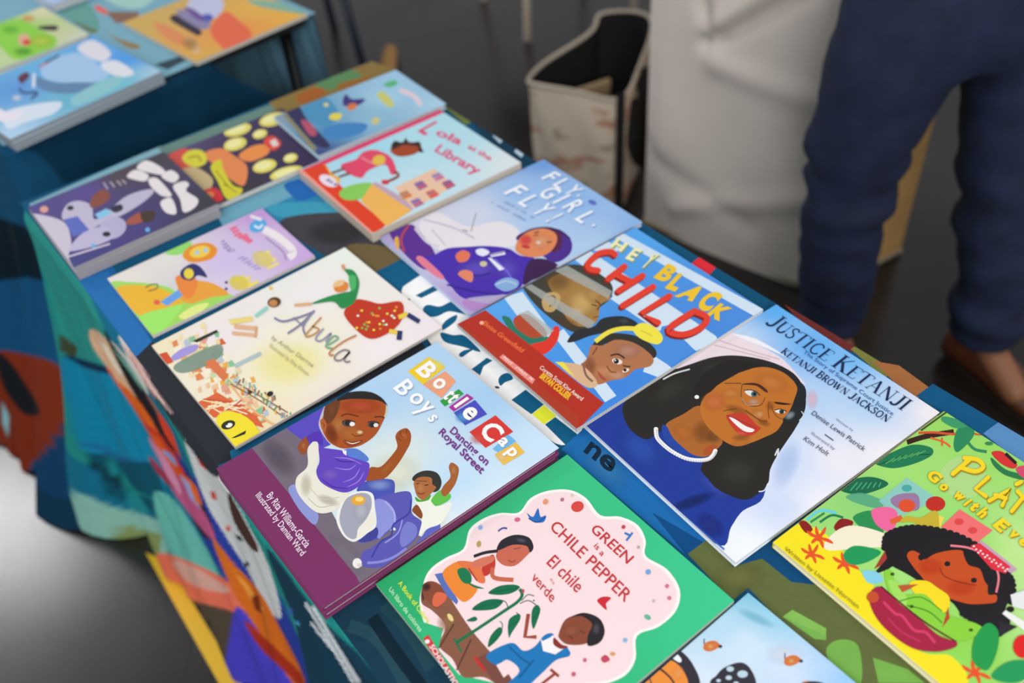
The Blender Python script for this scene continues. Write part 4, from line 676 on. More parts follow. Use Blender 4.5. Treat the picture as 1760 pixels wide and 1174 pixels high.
# top: branch, leaves, birds
a.l('3a2018', 22, [(640, 150), (720, 125), (840, 105)]).l('d8542c', 10, [(690, 110), (760, 108), (840, 115), (1000, 110)]).l('e86030', 8, [(740, 130), (800, 150), (825, 170)]).l('e86030', 8, [(790, 165), (790, 130)])
a.l('3a4a20', 7, [(700, 100), (810, 20)]).p('2a8a5a', [(860, 90), (900, 60), (925, 90), (920, 130), (860, 190), (840, 170), (845, 120)]).p('3c9a68', [(800, 40), (880, 60), (900, 80), (850, 90), (790, 60)]).l('2f8a5a', 12, [(900, 150), (930, 180), (980, 190)]).e('3a8a50', 990, 155, 18, 8)
a.p('2a7a48', [(1000, 215), (1060, 265), (1140, 290), (1139, 310), (1060, 290), (1010, 250)]).p('d83030', [(1000, 195), (1040, 188), (1080, 215), (1110, 245), (1090, 262), (1040, 240)]).l('2a1c1c', 14, [(1060, 198), (1105, 240)]).p('d84a6a', [(1105, 260), (1150, 250), (1200, 290), (1160, 310), (1120, 290)])
a.q('98d8d0', [(520, 400), (640, 300), (770, 390), (740, 410), (600, 470)], .8).e('4aa8a0', 640, 345, 22, 15).e('4aa8a0', 668, 375, 14, 10).e('f0f0c8', 880, 300, 100, 90, a=.25)
a.p('9c78a0', [(570, 395), (610, 370), (680, 370), (695, 410), (680, 440), (600, 430)]).e('e0522c', 640, 420, 36, 28).p('f0689c', [(490, 440), (560, 425), (600, 450), (590, 510), (560, 530), (510, 500)]).l('e46030', 24, [(570, 490), (620, 470)]).e('c42c20', 762, 412, 42, 32).p('c8b030', [(610, 490), (640, 465), (700, 470), (760, 440), (780, 480), (770, 520), (700, 510), (660, 490)]).q('f0d858', [(775, 460), (800, 470), (780, 520)])
a.q('f27070', [(785, 510), (865, 435), (1005, 525), (930, 585)]).e('e04848', 862, 488, 20, 14).e('e04848', 920, 525, 20, 14).q('c8a0b8', [(930, 580), (960, 570), (1110, 690), (1080, 710)])
# girl
a.p('1b181b', [(545, 570), (580, 530), (650, 515), (740, 520), (820, 540), (880, 560), (940, 600), (1000, 680), (1070, 720), (1085, 800), (1060, 860), (1080, 920), (1030, 980), (960, 920), (880, 890), (830, 830), (720, 760), (640, 710), (570, 670), (550, 620)])
for x, y in crom([(548, 600), (560, 545), (640, 515), (740, 518), (850, 545), (950, 600), (1040, 690), (1085, 740), (1085, 830), (1050, 950), (960, 930), (880, 880)], False, 4): a.e('1b181b', x, y, 17, 13)
a.p('c84e1c', [(640, 635), (660, 612), (695, 625), (715, 650), (760, 625), (830, 610), (880, 615), (905, 660), (960, 670), (985, 720), (985, 795), (1020, 800), (1018, 830), (970, 838), (900, 838), (820, 815), (790, 800), (780, 830), (745, 820), (735, 770), (700, 720), (670, 685)])
a.b('d8481c', .7, 740, 680, 60, 40).b('d8481c', .6, 870, 770, 70, 40).e('1b1818', 812, 668, 13, 11).e('1b1818', 925, 738, 13, 11).l('8c2c14', 5, [(780, 685), (800, 720), (860, 745), (935, 760)]).p('1b181b', [(880, 610), (930, 640), (980, 690), (990, 760), (970, 740), (950, 690), (900, 670)]).e('1b181b', 700, 640, 12, 14)
a.l('f08090', 9, [(825, 590), (920, 605), (1000, 660), (1030, 720), (1020, 790)]).q('e03040', [(910, 590), (950, 580), (1080, 680), (1060, 710), (1000, 690)])
for i in range(16): a.e('f8e0e0', 925+i*9.5, 593+i*6.5+(i % 3)*7, 5, 4)
# bowl and plantains
a.p('f8dc20', [(650, 750), (720, 740), (770, 770), (820, 810), (810, 870), (740, 870), (700, 830)]).p('8cd23c', [(545, 700), (580, 705), (590, 780), (640, 800), (720, 800), (800, 880), (930, 920), (960, 950), (900, 990), (820, 990), (700, 900), (600, 850), (560, 780)]).p('a4e060', [(560, 740), (620, 760), (640, 840), (600, 830)]).l('4a9020', 6, [(640, 845), (730, 870), (790, 920)]).l('4a9020', 5, [(600, 830), (700, 810), (790, 870)]).e('3a5018', 578, 712, 9, 7).e('3a5018', 912, 950, 9, 7).e('3a5018', 660, 850, 9, 7).q('b8482c', [(790, 940), (815, 850), (822, 900)]).q('c05a2c', [(600, 760), (690, 755), (620, 790)])
a.p('a82040', [(480, 800), (530, 765), (600, 830), (700, 910), (780, 975), (850, 1000), (840, 1025), (760, 1042), (660, 1025), (560, 955), (500, 880)]).l('d83c68', 12, [(540, 830), (590, 880), (620, 890), (670, 950), (720, 960), (760, 1005)]).l('c03058', 9, [(560, 900), (620, 960), (700, 1000)]).e('c85028', 495, 810, 26, 24).l('5c1c24', 7, [(530, 765), (700, 905), (850, 1000)])
a.p('1f9a48', [(920, 1080), (930, 980), (985, 920), (1030, 960), (1020, 1050), (980, 1120)]).p('1f9a58', [(1000, 1150), (1060, 1090), (1150, 1080), (1200, 1120), (1100, 1174)]).e('e02020', 1135, 1020, 44, 50).q('f0efe8', [(1045, 880), (1060, 865), (1200, 950), (1200, 1000)]).q('28242c', [(1030, 910), (1110, 935), (1030, 980)]).q('e8e8e8', [(1080, 800), (1200, 760), (1200, 880), (1090, 850)])
# lettering
a.src(*cE)
def gold(paths, w=17):
    for off, c_, ww in (((3, 5), 'b08a14', w), ((0, 0), 'f7d824', w*.85)):
        for pt in paths:
            P_ = [(x+off[0], y+off[1]) for x, y in pt]; a.l(c_, ww, P_, len(pt) > 3); a.e(c_, *P_[0], ww/2); a.e(c_, *P_[-1], ww/2)
gold([[(835, 285), (905, 225)], [(885, 218), (940, 225), (965, 255), (930, 275), (870, 258)]], 22)
gold([[(985, 300), (930, 350), (975, 380)]], 20); gold([[(990, 400), (1080, 350), (1045, 420)], [(1015, 375), (1060, 390)]], 20)
gold([[(1085, 445), (1130, 390)], [(1110, 360), (1160, 410)], [(1105, 330), (1125, 320)]], 20); gold([[(1150, 480), (1210, 420), (1195, 510), (1260, 450)]], 20); gold([[(1290, 500), (1240, 530), (1270, 570), (1320, 540), (1290, 500)]], 20); gold([[(1380, 560), (1330, 570), (1350, 610), (1310, 640)]], 20)
for ch, x, y, w_, h_ in (('G', 757, 297, 52, 52), ('o', 796, 343, 32, 34), ('w', 860, 382, 44, 34), ('i', 898, 408, 12, 42), ('t', 928, 425, 28, 48), ('h', 965, 452, 30, 52), ('E', 1042, 505, 48, 58), ('v', 1092, 545, 36, 36), ('e', 1135, 577, 34, 36), ('r', 1172, 602, 24, 36), ('y', 1212, 640, 36, 50), ('t', 1250, 660, 26, 44), ('h', 1285, 690, 32, 50)):
    a.gl(ch, x+3, y+4, w_, h_, 'a88414', (.76, .65), (.8, -.6), .06).gl(ch, x, y, w_, h_, 'f7d824', (.76, .65), (.8, -.6), .05)
a.src(*cE).t('Written by Lissette Norman', (118, 610), (430, 860), (128, 596), '8a7c1c').l('e8e6d0', 4, [(45, 600), (200, 735), (690, 1170)])
finish('pla')
# ------------------------------------------------------------------ far table books
L_['whale'] = 'blue picture book of sea and whale, topmost of the thick stack on the far table'
UNDER[L_['whale']] = '@ copy with grey edges in the stack under the blue sea and whale book'
g_ = geo_br(-100.57, 181.36, -46.9, 31.5, 36.5); z_ = ZT+.024
a = book('whale', px_of(g_, z_), g_, z_, .023, L_['whale'], 0, False, '8ab8d8', 3, edge='c4d8e8', jit=.001, pagecol='8f979e')
cZ = (0, 0, .2214)
a.src(*cZ).bg([(760, 270, '58aaf0'), (1250, 560, 'b4d4ec'), (80, 1090, 'b8d8f4'), (300, 480, '68b8e8'), (900, 650, '6cc4d8'), (100, 700, '5a9ce0'), (600, 750, '68b8d4'), (1000, 450, '4aa0f0')], 12)
a.p('e8e4ee', [(600, 380), (720, 310), (860, 410), (780, 480)]).p('e8eaf2', [(780, 500), (900, 470), (1040, 560), (960, 600), (850, 570)]).p('a8cdf0', [(330, 500), (480, 430), (640, 420), (830, 560), (800, 620), (600, 650), (350, 610)]).p('5f86b0', [(290, 600), (420, 640), (620, 640), (760, 650), (600, 720), (420, 720), (300, 680)]).p('a8e4e8', [(560, 760), (760, 640), (940, 590), (900, 680), (600, 820)], a=.7)
a.p('dce8f4', [(30, 880), (200, 820), (470, 790), (420, 880), (200, 950), (60, 1000)]).l('2a2c3c', 16, [(460, 430), (350, 490)]).l('c8483a', 12, [(370, 490), (300, 520)]).p('5a1c3c', [(140, 600), (200, 560), (230, 590), (170, 650)]).l('e8ecf4', 22, [(265, 570), (260, 680)]).l('3a5a8c', 22, [(150, 680), (180, 720), (290, 720), (240, 770)]).b('e4f0f8', .8, 130, 760, 50, 30).p('f0e8f4', [(-40, 830), (60, 870), (180, 860), (140, 920), (0, 940)])
finish('whale')
L_['green2'] = 'picture book with bright green picture and red dot beside the far blue whale stack'
g_ = geo_tr(-98.58, 234.41, -49, 27, 30); z_ = ZT+.013
a = book('green2', px_of(g_, z_), g_, z_, .012, L_['green2'], 0, True, 'd8e0c8', 1, edge='d8dccc')
BK['green2']['root']['label'] = L_['green2']
a.src(*cZ).bg([(370, 70, 'e8e0b8'), (680, 280, 'd8dcc8'), (200, 250, '98d848'), (50, 400, 'c8dca0'), (400, 250, 'd0d4a0'), (0, 200, '88cc50')], 10)
a.p('8ed83a', [(-60, 260), (60, 180), (180, 160), (300, 230), (430, 290), (420, 370), (300, 440), (120, 460), (20, 380)]).b('c8e048', .8, 320, 320, 120, 70).p('e8b090', [(140, 290), (190, 260), (230, 290), (220, 350), (160, 350)]).e('dc4a20', 208, 328, 34, 24).b('f0a860', .8, 220, 145, 60, 30).p('201c1c', [(290, 215), (340, 200), (440, 200), (440, 235), (350, 235)]).b('58b030', .7, 180, 400, 90, 40).b('6acc30', .6, 80, 230, 80, 40)
finish('green2')
L_['pale'] = 'pale blue picture book cut off by the top left corner of the photo'
g_ = geo_br(-113.5, 254.5, -48, 30, 34); z_ = ZT+.015
a = book('pale', px_of(g_, z_), g_, z_, .014, L_['pale'], 0, True, '9ab8d8', 1, edge='b8c8e4')
BK['pale']['root']['label'] = L_['pale']
a.src(*cZ).bg([(0, 0, 'a8c8e8'), (300, 20, 'b4c8e8'), (0, 150, 'c8d4ec'), (150, -100, '78b0d8')], 6).b('e0e4f4', .7, 60, 60, 120, 50)
finish('pale')
L_['orange'] = 'orange and yellow picture book with purple and white figure at the far table corner'
g_ = geo_tr(-43.65, 235.33, -48.6, 36, 32.4); z_ = ZT+.0085
a = book('orange', px_of(g_, z_), g_, z_, .0075, L_['orange'], 0, False, 'c8a868', 1, edge='d8b468')
BK['orange']['root']['label'] = L_['orange']
a.src(*c1).bg([(1540, 90, 'f4b840'), (980, 320, 'e0b050'), (700, 100, 'd8b058'), (1300, 40, 'f0b848'), (1200, 150, 'f49a48'), (900, 60, 'd8b060'), (1350, -200, '78a890')], 10)
a.p('f06a44', [(1060, 150), (1130, 60), (1200, 100), (1270, 180), (1160, 250), (1110, 230)]).p('e89058', [(780, 110), (900, 160), (960, 230), (880, 220), (800, 160)]).p('2c2038', [(860, 100), (890, 75), (1010, 150), (1000, 180), (940, 150)]).p('9088b0', [(890, 70), (940, 50), (1060, 110), (1020, 150)]).p('c8ccea', [(940, 50), (1000, -40), (1120, 0), (1110, 70), (1040, 100)]).e('4a58b8', 1045, 90, 30, 20).p('6c4c98', [(930, 40), (970, 45), (1030, 90), (1000, 100)]).p('e8b888', [(930, 200), (970, 190), (1010, 250), (980, 270)]).p('88b8a0', [(1250, 0), (1400, 10), (1540, 70), (1450, 60), (1300, 30)]).b('b08a30', .6, 960, 220, 50, 40, 30)
finish('orange')

# ------------------------------------------------------------------ floor
mt, t, b = nt('dark_polished_floor')
tc = t.nodes.new('ShaderNodeTexCoord'); n1 = t.nodes.new('ShaderNodeTexNoise'); n1.inputs['Scale'].default_value = 2.2; n1.inputs['Detail'].default_value = 8
n2 = t.nodes.new('ShaderNodeTexNoise'); n2.inputs['Scale'].default_value = 90; n2.inputs['Detail'].default_value = 4
r = t.nodes.new('ShaderNodeValToRGB'); r.color_ramp.elements[0].color = lin('191513'); r.color_ramp.elements[1].color = lin('322c29'); r.color_ramp.elements[0].position = .35; r.color_ramp.elements[1].position = .7
t.links.new(tc.outputs['Object'], n1.inputs['Vector']); t.links.new(tc.outputs['Object'], n2.inputs['Vector'])
br = t.nodes.new('ShaderNodeTexBrick'); br.inputs['Color1'].default_value = (1, 1, 1, 1); br.inputs['Color2'].default_value = (.86, .86, .86, 1); br.inputs['Mortar'].default_value = (.6, .6, .6, 1)
br.inputs['Scale'].default_value = 1; br.inputs['Brick Width'].default_value = .61; br.inputs['Row Height'].default_value = .61; br.inputs['Mortar Size'].default_value = .002; br.offset = 0
mx = t.nodes.new('ShaderNodeMix'); mx.data_type = 'RGBA'; mx.blend_type = 'MULTIPLY'; mx.inputs[0].default_value = 1
t.links.new(tc.outputs['Object'], br.inputs['Vector']); t.links.new(n1.outputs['Fac'], r.inputs[0]); t.links.new(r.outputs[0], mx.inputs[6]); t.links.new(br.outputs['Color'], mx.inputs[7]); t.links.new(mx.outputs[2], b.inputs['Base Color'])
mr = t.nodes.new('ShaderNodeMapRange'); mr.inputs[3].default_value = .16; mr.inputs[4].default_value = .34; t.links.new(n1.outputs['Fac'], mr.inputs[0]); t.links.new(mr.outputs[0], b.inputs['Roughness'])
bp = t.nodes.new('ShaderNodeBump'); bp.inputs['Strength'].default_value = .03; bp.inputs['Distance'].default_value = .004; t.links.new(n2.outputs['Fac'], bp.inputs['Height']); t.links.new(bp.outputs[0], b.inputs['Normal'])
tag(link('floor', mesh('floor', [(-6, -3, 0), (6, -3, 0), (6, 9, 0), (-6, 9, 0)], [(0, 1, 2, 3)]), mt), kind='structure')
# ------------------------------------------------------------------ tables and cloths
M_MET = simple('black_metal', '17181a', .35, metal=.6); M_TOP = simple('dark_laminate', '1e1f22', .5)
def table(name, A, ang, w, l, label, ysign, ins=.07, yin=.18):
    r = link(name, None, loc=(A[0], A[1], 0), rotz=math.radians(ang)); tag(r, label, 'table')
    y0, y1 = (-l, 0) if ysign < 0 else (0, l)
    link('tabletop', box_mesh('tabletop', .012, w-.012, y0+.012, y1-.012, .716, .735, .006), M_TOP, r)
    for yy in (y0+yin, y1-.18):
        for xx in (ins, w-ins):
            link('leg', tube_mesh('leg', [(xx, yy, .70), (xx, yy, .03), (xx, yy, 0)], [.0125, .0125, .015]), M_MET, r)
        link('crossbar', tube_mesh('crossbar', [(ins, yy, .25), (w-ins, yy, .25)], .009), M_MET, r)
        link('brace', tube_mesh('brace', [(w/2, yy, .25), (w/2, yy+(.35 if yy == y0+yin else -.35), .70)], .008), M_MET, r)
    return r
A1 = (-.686, 1.193); TH1 = 34.9
table('folding_table', A1, TH1, .60, 1.83, 'long folding table in the middle under the printed teal cloth', -1)
A2 = (-.772, 1.372); TH2 = 40.5
table('folding_table', A2, TH2, .60, 1.83, 'second folding table behind, at the top left, with books on it', 1, .035, .06)
def inpoly(x, y, P):
    c = False; j = len(P)-1
    for i in range(len(P)):
        if (P[i][1] > y) != (P[j][1] > y) and x < (P[j][0]-P[i][0])*(y-P[i][1])/(P[j][1]-P[i][1])+P[i][0]: c = not c
        j = i
    return c
def drape(name, A, ang, w, l, ysign, base_col, polys, flare, sides, wfun=None, fold=.012, topdrop=None, seed=1, zbot=.004, nr=110):
    """cloth skirt around a table: sides = list of perimeter pieces [(u0,v0),(u1,v1),step]; returns verts/faces/colours in table frame"""
    rn = random.Random(seed); R_ = Matrix.Rotation(math.radians(ang), 3, 'Z'); ph = [rn.uniform(0, 6.28) for _ in range(4)]
    V, F, Cc = [], [], []
    # perimeter samples with outward normals
    S = []; tot = 0
    for (p, q, nrm_a, nrm_b, step) in sides:
        d = math.hypot(q[0]-p[0], q[1]-p[1]); n = max(2, int(d/step))
        for i in range(n):
            f = i/n; nx = nrm_a[0]*(1-f)+nrm_b[0]*f; ny = nrm_a[1]*(1-f)+nrm_b[1]*f; L = math.hypot(nx, ny) or 1
            S.append((p[0]+(q[0]-p[0])*f, p[1]+(q[1]-p[1])*f, nx/L, ny/L, tot+d*f))
        tot += d
        # corner fan
        S.append((q[0], q[1], nrm_b[0], nrm_b[1], tot))
    NR = nr
    for (u, v, nx, ny, s) in S:
        ztop = .735-(topdrop(u, v) if topdrop else 0)
        for k in range(NR+1):
            t_ = k/NR
            fl = flare(u, v, nx, ny)
            off = .002+min(.006, t_*.25)+fl*t_**1.25
            fo = fold*min(1, t_*2.2)*(math.sin(s*26+ph[0]+2.2*t_)+.6*math.sin(s*47+ph[1]-3*t_)+.3*math.sin(s*90+ph[2]+4*t_))
            off = max(.003, off+fo*(1+2.5*fl))
            z = ztop*(1-t_)+zbot
            if k == 0: off = 0; z = ztop+.005 if not topdrop else ztop
            x, y = u+nx*off, v+ny*off
            V.append((x, y, z))
            w_ = R_ @ Vector((x, y, z)); P_ = (w_.x+A[0], w_.y+A[1], z); px, py = projpx(P_)
            c = base_col(u, v, s, t_)
            cs = []
            for jx, jy in ((-1.5, -1.5), (1.5, 1.5), (-1.5, 1.5), (1.5, -1.5)):
                cj = c
                for bb, pg, cc in polys:
                    if bb[0] <= px+jx <= bb[2] and bb[1] <= py+jy <= bb[3] and inpoly(px+jx, py+jy, pg): cj = cc
                cs.append(cj)
                if not polys: break
            c = tuple(sum(q[k_] for q in cs)/len(cs) for k_ in range(4))
            Cc.append(c)
    for i in range(len(S)-1):
        for k in range(NR):
            a_ = i*(NR+1)+k; F.append((a_, a_+1, a_+NR+2, a_+NR+1))
    return V, F, Cc
kL = (0, 450, .6168)
def PL(lst, k=kL):
    o = []
    for col, pts in lst:
        P_ = [(k[0]+x*k[2], k[1]+y*k[2]) for x, y in (crom(pts, True, 3) if len(pts) > 4 else pts)]
        o.append(((min(p[0] for p in P_), min(p[1] for p in P_), max(p[0] for p in P_), max(p[1] for p in P_)), P_, lin(col)))
    return o
def band(x0, y0, x1, y1, w0, w1=None):
    w1 = w1 or w0; d = math.hypot(x1-x0, y1-y0); nx, ny = -(y1-y0)/d, (x1-x0)/d
    return [(x0+nx*w0, y0+ny*w0), (x1+nx*w1, y1+ny*w1), (x1-nx*w1, y1-ny*w1), (x0-nx*w0, y0-ny*w0)]
polys1 = PL([
 ('2a968c', [(60, -140), (210, 0), (260, 120), (330, 280), (300, 330), (180, 262), (150, 120)]),
 ('3f4a34', [(165, 200), (215, 235), (215, 275), (165, 245)]),
 ('0f86aa', [(170, 265), (330, 320), (430, 500), (460, 640), (430, 660), (230, 525), (190, 400)]),
 ('0c2f50', [(178, 258), (250, 278), (310, 300), (300, 312), (230, 292)]),
 ('0a5468', [(240, 530), (430, 560), (490, 720), (300, 650)]),  # dark shade of the folds painted into the cloth colour
 ('1c8f94', [(300, 560), (330, 570), (420, 700), (380, 700)]),
 ('8cc4b4', [(120, 700), (200, 640), (300, 680), (440, 720), (470, 800), (430, 850), (300, 800)]),
 ('86985a', [(330, 725), (450, 760), (440, 850), (330, 800)]),
 ('68bcae', [(430, 640), (500, 680), (610, 870), (560, 880), (480, 820), (440, 720)]),
 ('2b3f9c', [(540, 600), (620, 640), (700, 780), (790, 960), (880, 1174), (880, 1300), (640, 1300), (650, 960), (560, 760)]),
 ('ea7458', [(440, 810), (560, 850), (650, 905), (680, 990), (530, 950), (450, 880)]),
 ('dca898', [(480, 830), (560, 860), (640, 915), (600, 920), (520, 890)]),
 ('54483a', [(470, 900), (540, 945), (665, 985), (650, 1080), (640, 1180), (560, 1050)]),
 ('4a44c4', [(640, 1050), (660, 960), (720, 1030), (780, 1120), (860, 1230), (640, 1280), (620, 1174)]),
 ('2a2630', [(285, 210), (390, 340), (470, 490), (540, 620), (600, 760), (560, 760), (500, 640), (430, 500), (330, 330)]),
 ('e45a1c', [(300, 250), (335, 300), (420, 430), (480, 530), (545, 650), (520, 665), (460, 560), (380, 420), (300, 300)]),
 ('e6bc98', [(250, 190), (290, 210), (360, 320), (430, 430), (405, 440), (320, 320), (260, 240)]),
 ('f2e8d0', [(270, 215), (300, 240), (350, 320), (330, 310)]),
 ('dcded6', [(330, 210), (360, 235), (485, 415), (478, 432), (380, 310)]),
 ('d09080', [(340, 235), (380, 280), (450, 390), (430, 380)]),
 ('d23c26', [(410, 430), (440, 440), (495, 520), (515, 600), (480, 550)]),
 ('c45a86', [(450, 560), (480, 580), (570, 700), (600, 780), (550, 730), (470, 620)]),
 ('9aa8d8', [(500, 590), (530, 620), (560, 690), (530, 660)]),
 ('e86a20', [(520, 600), (545, 620), (565, 680), (545, 670)]),
 ('d2d6d4', [(505, 465), (560, 525), (615, 600), (690, 730), (750, 850), (785, 990), (740, 960), (690, 860), (620, 750), (565, 650)]),
 ('dc3428', [(515, 480), (560, 530), (590, 590), (560, 570)]),
 ('d84838', [(630, 735), (642, 735), (640, 752), (630, 750)]), ('c84838', [(585, 640), (600, 640), (605, 665), (590, 660)]),
 ('20242c', [(655, 760), (670, 765), (680, 780), (662, 775)]), ('20242c', [(680, 838), (695, 838), (695, 850), (682, 850)]),
 ('4a3028', [(635, 640), (680, 720), (720, 800), (700, 800), (650, 720)]),
 ('d66c1e', [(590, 770), (650, 840), (720, 915), (775, 1010), (850, 1165), (820, 1180), (760, 1090), (700, 1000), (650, 920)]),
 ('a83018', [(680, 1000), (740, 1050), (840, 1150), (835, 1180), (780, 1130), (720, 1070)]),
 ('f0a040', [(650, 860), (690, 900), (740, 980), (700, 940)]), ('7c3014', [(700, 930), (720, 930), (730, 980), (712, 970)]),
 ('123c50', [(740, 790), (900, 1000), (1100, 1200), (900, 1250), (820, 1000)]),
 ('3c68b8', [(800, 965), (812, 965), (818, 985), (806, 985)]), ('4c9ac8', [(822, 1000), (832, 1000), (836, 1012), (824, 1012)]),
]) + PL([('dfe6ea', band(850, 950, 905, 1040, 4, 3)), ('dfe6ea', band(870, 960, 1000, 1174, 4, 7)), ('dfe6ea', band(900, 1030, 985, 1174, 4, 4)), ('dfe6ea', band(865, 1005, 930, 1085, 3, 4)), ('2d3038', [(370, 235), (640, 545), (610, 600), (560, 560), (440, 390), (380, 280)]), ('2a66a8', [(240, 60), (300, 60), (420, 250), (385, 262)])])
kS = (0, 600, .2555)
def streak(pts, w):
    P = crom(pts, False, 4); L, R = [], []
    for i in range(len(P)):
        a_, b_ = P[max(i-1, 0)], P[min(i+1, len(P)-1)]; dx, dy = b_[0]-a_[0], b_[1]-a_[1]; d = math.hypot(dx, dy); q = w/2*max(.15, math.sin(math.pi*(i+.5)/len(P)))
        L.append((P[i][0]-dy/d*q, P[i][1]+dx/d*q)); R.append((P[i][0]+dy/d*q, P[i][1]-dx/d*q))
    return L+R[::-1]
def PS(lst):
    o = []
    for col, w, pts in lst:
        P_ = [(kS[0]+x*kS[2], kS[1]+y*kS[2]) for x, y in streak(pts, w)]
        o.append(((min(p[0] for p in P_), min(p[1] for p in P_), max(p[0] for p in P_), max(p[1] for p in P_)), P_, lin(col)))
    return o
polys1 += PS([
 ('201c24', 70, [(700, -120), (800, 60), (900, 230), (1000, 400), (1090, 560), (1180, 700)]),
 ('e8b48a', 34, [(640, -60), (740, 110), (830, 250), (920, 370)]), ('e86a20', 44, [(800, 220), (900, 340), (1000, 480), (1080, 600)]),
 ('d23c26', 30, [(960, 500), (1040, 560), (1110, 620)]), ('dfe6da', 26, [(740, -60), (860, 80), (950, 220), (1000, 310)]),
 ('6fae9a', 22, [(760, 0), (880, 150), (960, 280)]), ('f0c8c0', 26, [(830, -40), (930, 100), (1010, 240), (1090, 350), (1160, 440)]),
 ('b06a50', 16, [(980, 300), (1060, 420), (1130, 520)]), ('e8482a', 46, [(1060, 430), (1130, 560), (1190, 680)]),
 ('d890b0', 50, [(1000, 600), (1090, 740), (1180, 900), (1220, 980)]), ('a83048', 34, [(1000, 720), (1080, 830), (1170, 940)]),
 ('88a8d8', 30, [(1090, 680), (1140, 720), (1190, 790)]), ('2a3a80', 30, [(1180, 700), (1240, 800), (1320, 920)]),
 ('0c2c48', 24, [(560, 700), (640, 800), (760, 900), (900, 960)]), ('1c6a9a', 40, [(540, 640), (680, 660), (800, 730), (980, 760)]), ('0a3a40', 50, [(620, 760), (740, 860), (860, 900)]), ('1c8a80', 26, [(700, 700), (800, 820), (880, 940), (1040, 1010)]),
])
def base1(u, v, s, t_):
    f = math.sin(s*3.1)*math.cos(t_*4+s)
    return lin('10728f') if f < .35 else lin('1f9088')
e_l = (-1, 0); e_f = (0, 1); e_r = (1, 0); e_n = (0, -1)
cA_ = (-.985*math.cos(math.radians(-TH1))-.177*math.sin(math.radians(-TH1))*-1, 0)
def flare1(u, v, nx, ny):
    d = math.hypot(u, v); wd_ = .055 if u < .01 else .12
    return .045+.215*math.exp(-(d/wd_)**2)*min(1, .1+1.3*ny)+(.03*math.sin(v*7)**2 if u > .1 else .012*math.sin(v*7)**2)
W1 = .605
def wid(v): return .600+.035*min(1, max(0, (abs(v)-.85)/.5))
c0 = 1.9
V, F, Cc = drape('tablecloth', A1, TH1, W1, 1.84, -1, base1, polys1, flare1,
    [((-.002, -1.3), (-.002, -.012), e_l, e_l, .0032), ((-.002, -.012), (.012, .002), e_l, e_f, .0012), ((.012, .002), (wid(0)-.012, .002), e_f, e_f, .012), ((wid(0)-.012, .002), (wid(0), -.012), e_f, e_r, .002),
     ((wid(0), -.012), (wid(.85), -.85), e_r, e_r, .02), ((wid(.85), -.85), (wid(1.35), -1.35), e_r, e_r, .02), ((wid(1.35), -1.35), (wid(1.83), -1.83), e_r, e_r, .03), ((wid(1.83), -1.84), (.0, -1.84), e_n, e_n, .03), ((0, -1.84), (-.002, -1.3), e_l, e_l, .03)], nr=190)
# printed top
def to1(p):
    P_ = unproj(p[0], p[1], .7405); x, y = P_.x-A1[0], P_.y-A1[1]; c, s_ = math.cos(math.radians(TH1)), math.sin(math.radians(TH1)); return (x*c+y*s_, -x*s_+y*c)
a = Art(to1, .7402, (-.004, .602, -1.84, .004))
def quad_top(col): a.z += a.step; o = len(a.V); a.V += [(-.004, .004, a.z), (-.004, -1.84, a.z), (wid(1.83), -1.84, a.z), (wid(1.3), -1.35, a.z), (wid(.85), -.85, a.z), (wid(0), .004, a.z)]; a.C += [lin(col)]*6; a.F.append(tuple(range(o, o+6)))
quad_top('0e5578')
a.rect = (-.004, .634, -1.84, .004); a.src(0, 0, 1)
a.q('86b4c0', [(50, 350), (275, 250), (285, 262), (60, 372)]).q('6a8a80', [(270, 255), (500, 165), (510, 180), (285, 265)]).q('8c7440', [(460, 172), (640, 105), (690, 125), (480, 200)]).p('5f8a5c', [(545, 140), (600, 120), (620, 135), (560, 155)]).p('a8602c', [(510, 165), (545, 150), (560, 160), (520, 178)]).p('9a6830', [(580, 145), (640, 130), (600, 155)])
a.q('6fa9bf', [(370, 365), (600, 262), (620, 290), (385, 392)]).q('2e86b0', [(395, 385), (560, 312), (640, 370), (600, 420), (480, 400)]).p('2468b4', [(490, 315), (540, 305), (560, 325), (520, 345), (500, 335)]).p('3f9cb8', [(470, 350), (600, 350), (600, 372), (480, 372)])
a.p('454249', [(480, 380), (600, 366), (660, 400), (700, 440), (620, 470), (560, 440)]).p('6f5f3c', [(600, 420), (690, 430), (730, 470), (670, 490), (620, 460)]).b('3c383c', .8, 580, 400, 60, 25)
a.q('1f68a4', [(115, 480), (190, 450), (270, 600), (240, 615), (215, 600)]).q('2a72b4', [(135, 480), (185, 465), (262, 590), (235, 612)]).q('2e3038', [(225, 622), (262, 586), (420, 780), (372, 800)]).q('2c3036', [(560, 660), (740, 575), (760, 600), (400, 800), (385, 770)]).q('1b6a94', [(395, 775), (760, 590), (770, 600), (400, 805)])
a.q('0d5a82', [(620, 480), (700, 440), (740, 460), (735, 600), (700, 560)])
a.p('fcfbf8', [(690, 500), (730, 468), (800, 520), (870, 590), (930, 650), (1000, 730), (965, 765), (900, 720), (800, 640), (740, 590), (720, 545)])
Tl = '0f5f85'
a.src(*c5)
a.q(Tl, [(50, 745), (190, 660), (290, 730), (140, 830)]).q(Tl, [(255, 855), (360, 800), (395, 820), (290, 870)]).p(Tl, [(300, 935), (330, 910), (400, 920), (470, 890), (510, 900), (570, 970), (520, 960), (450, 950), (380, 980), (320, 975)]).p(Tl, [(410, 1040), (440, 1000), (500, 970), (490, 1010), (420, 1060)]).p(Tl, [(405, 1075), (480, 1090), (540, 1090), (600, 1140), (640, 1190), (540, 1160), (430, 1130)]).e('2a2c34', 215, 880, 10, 8)
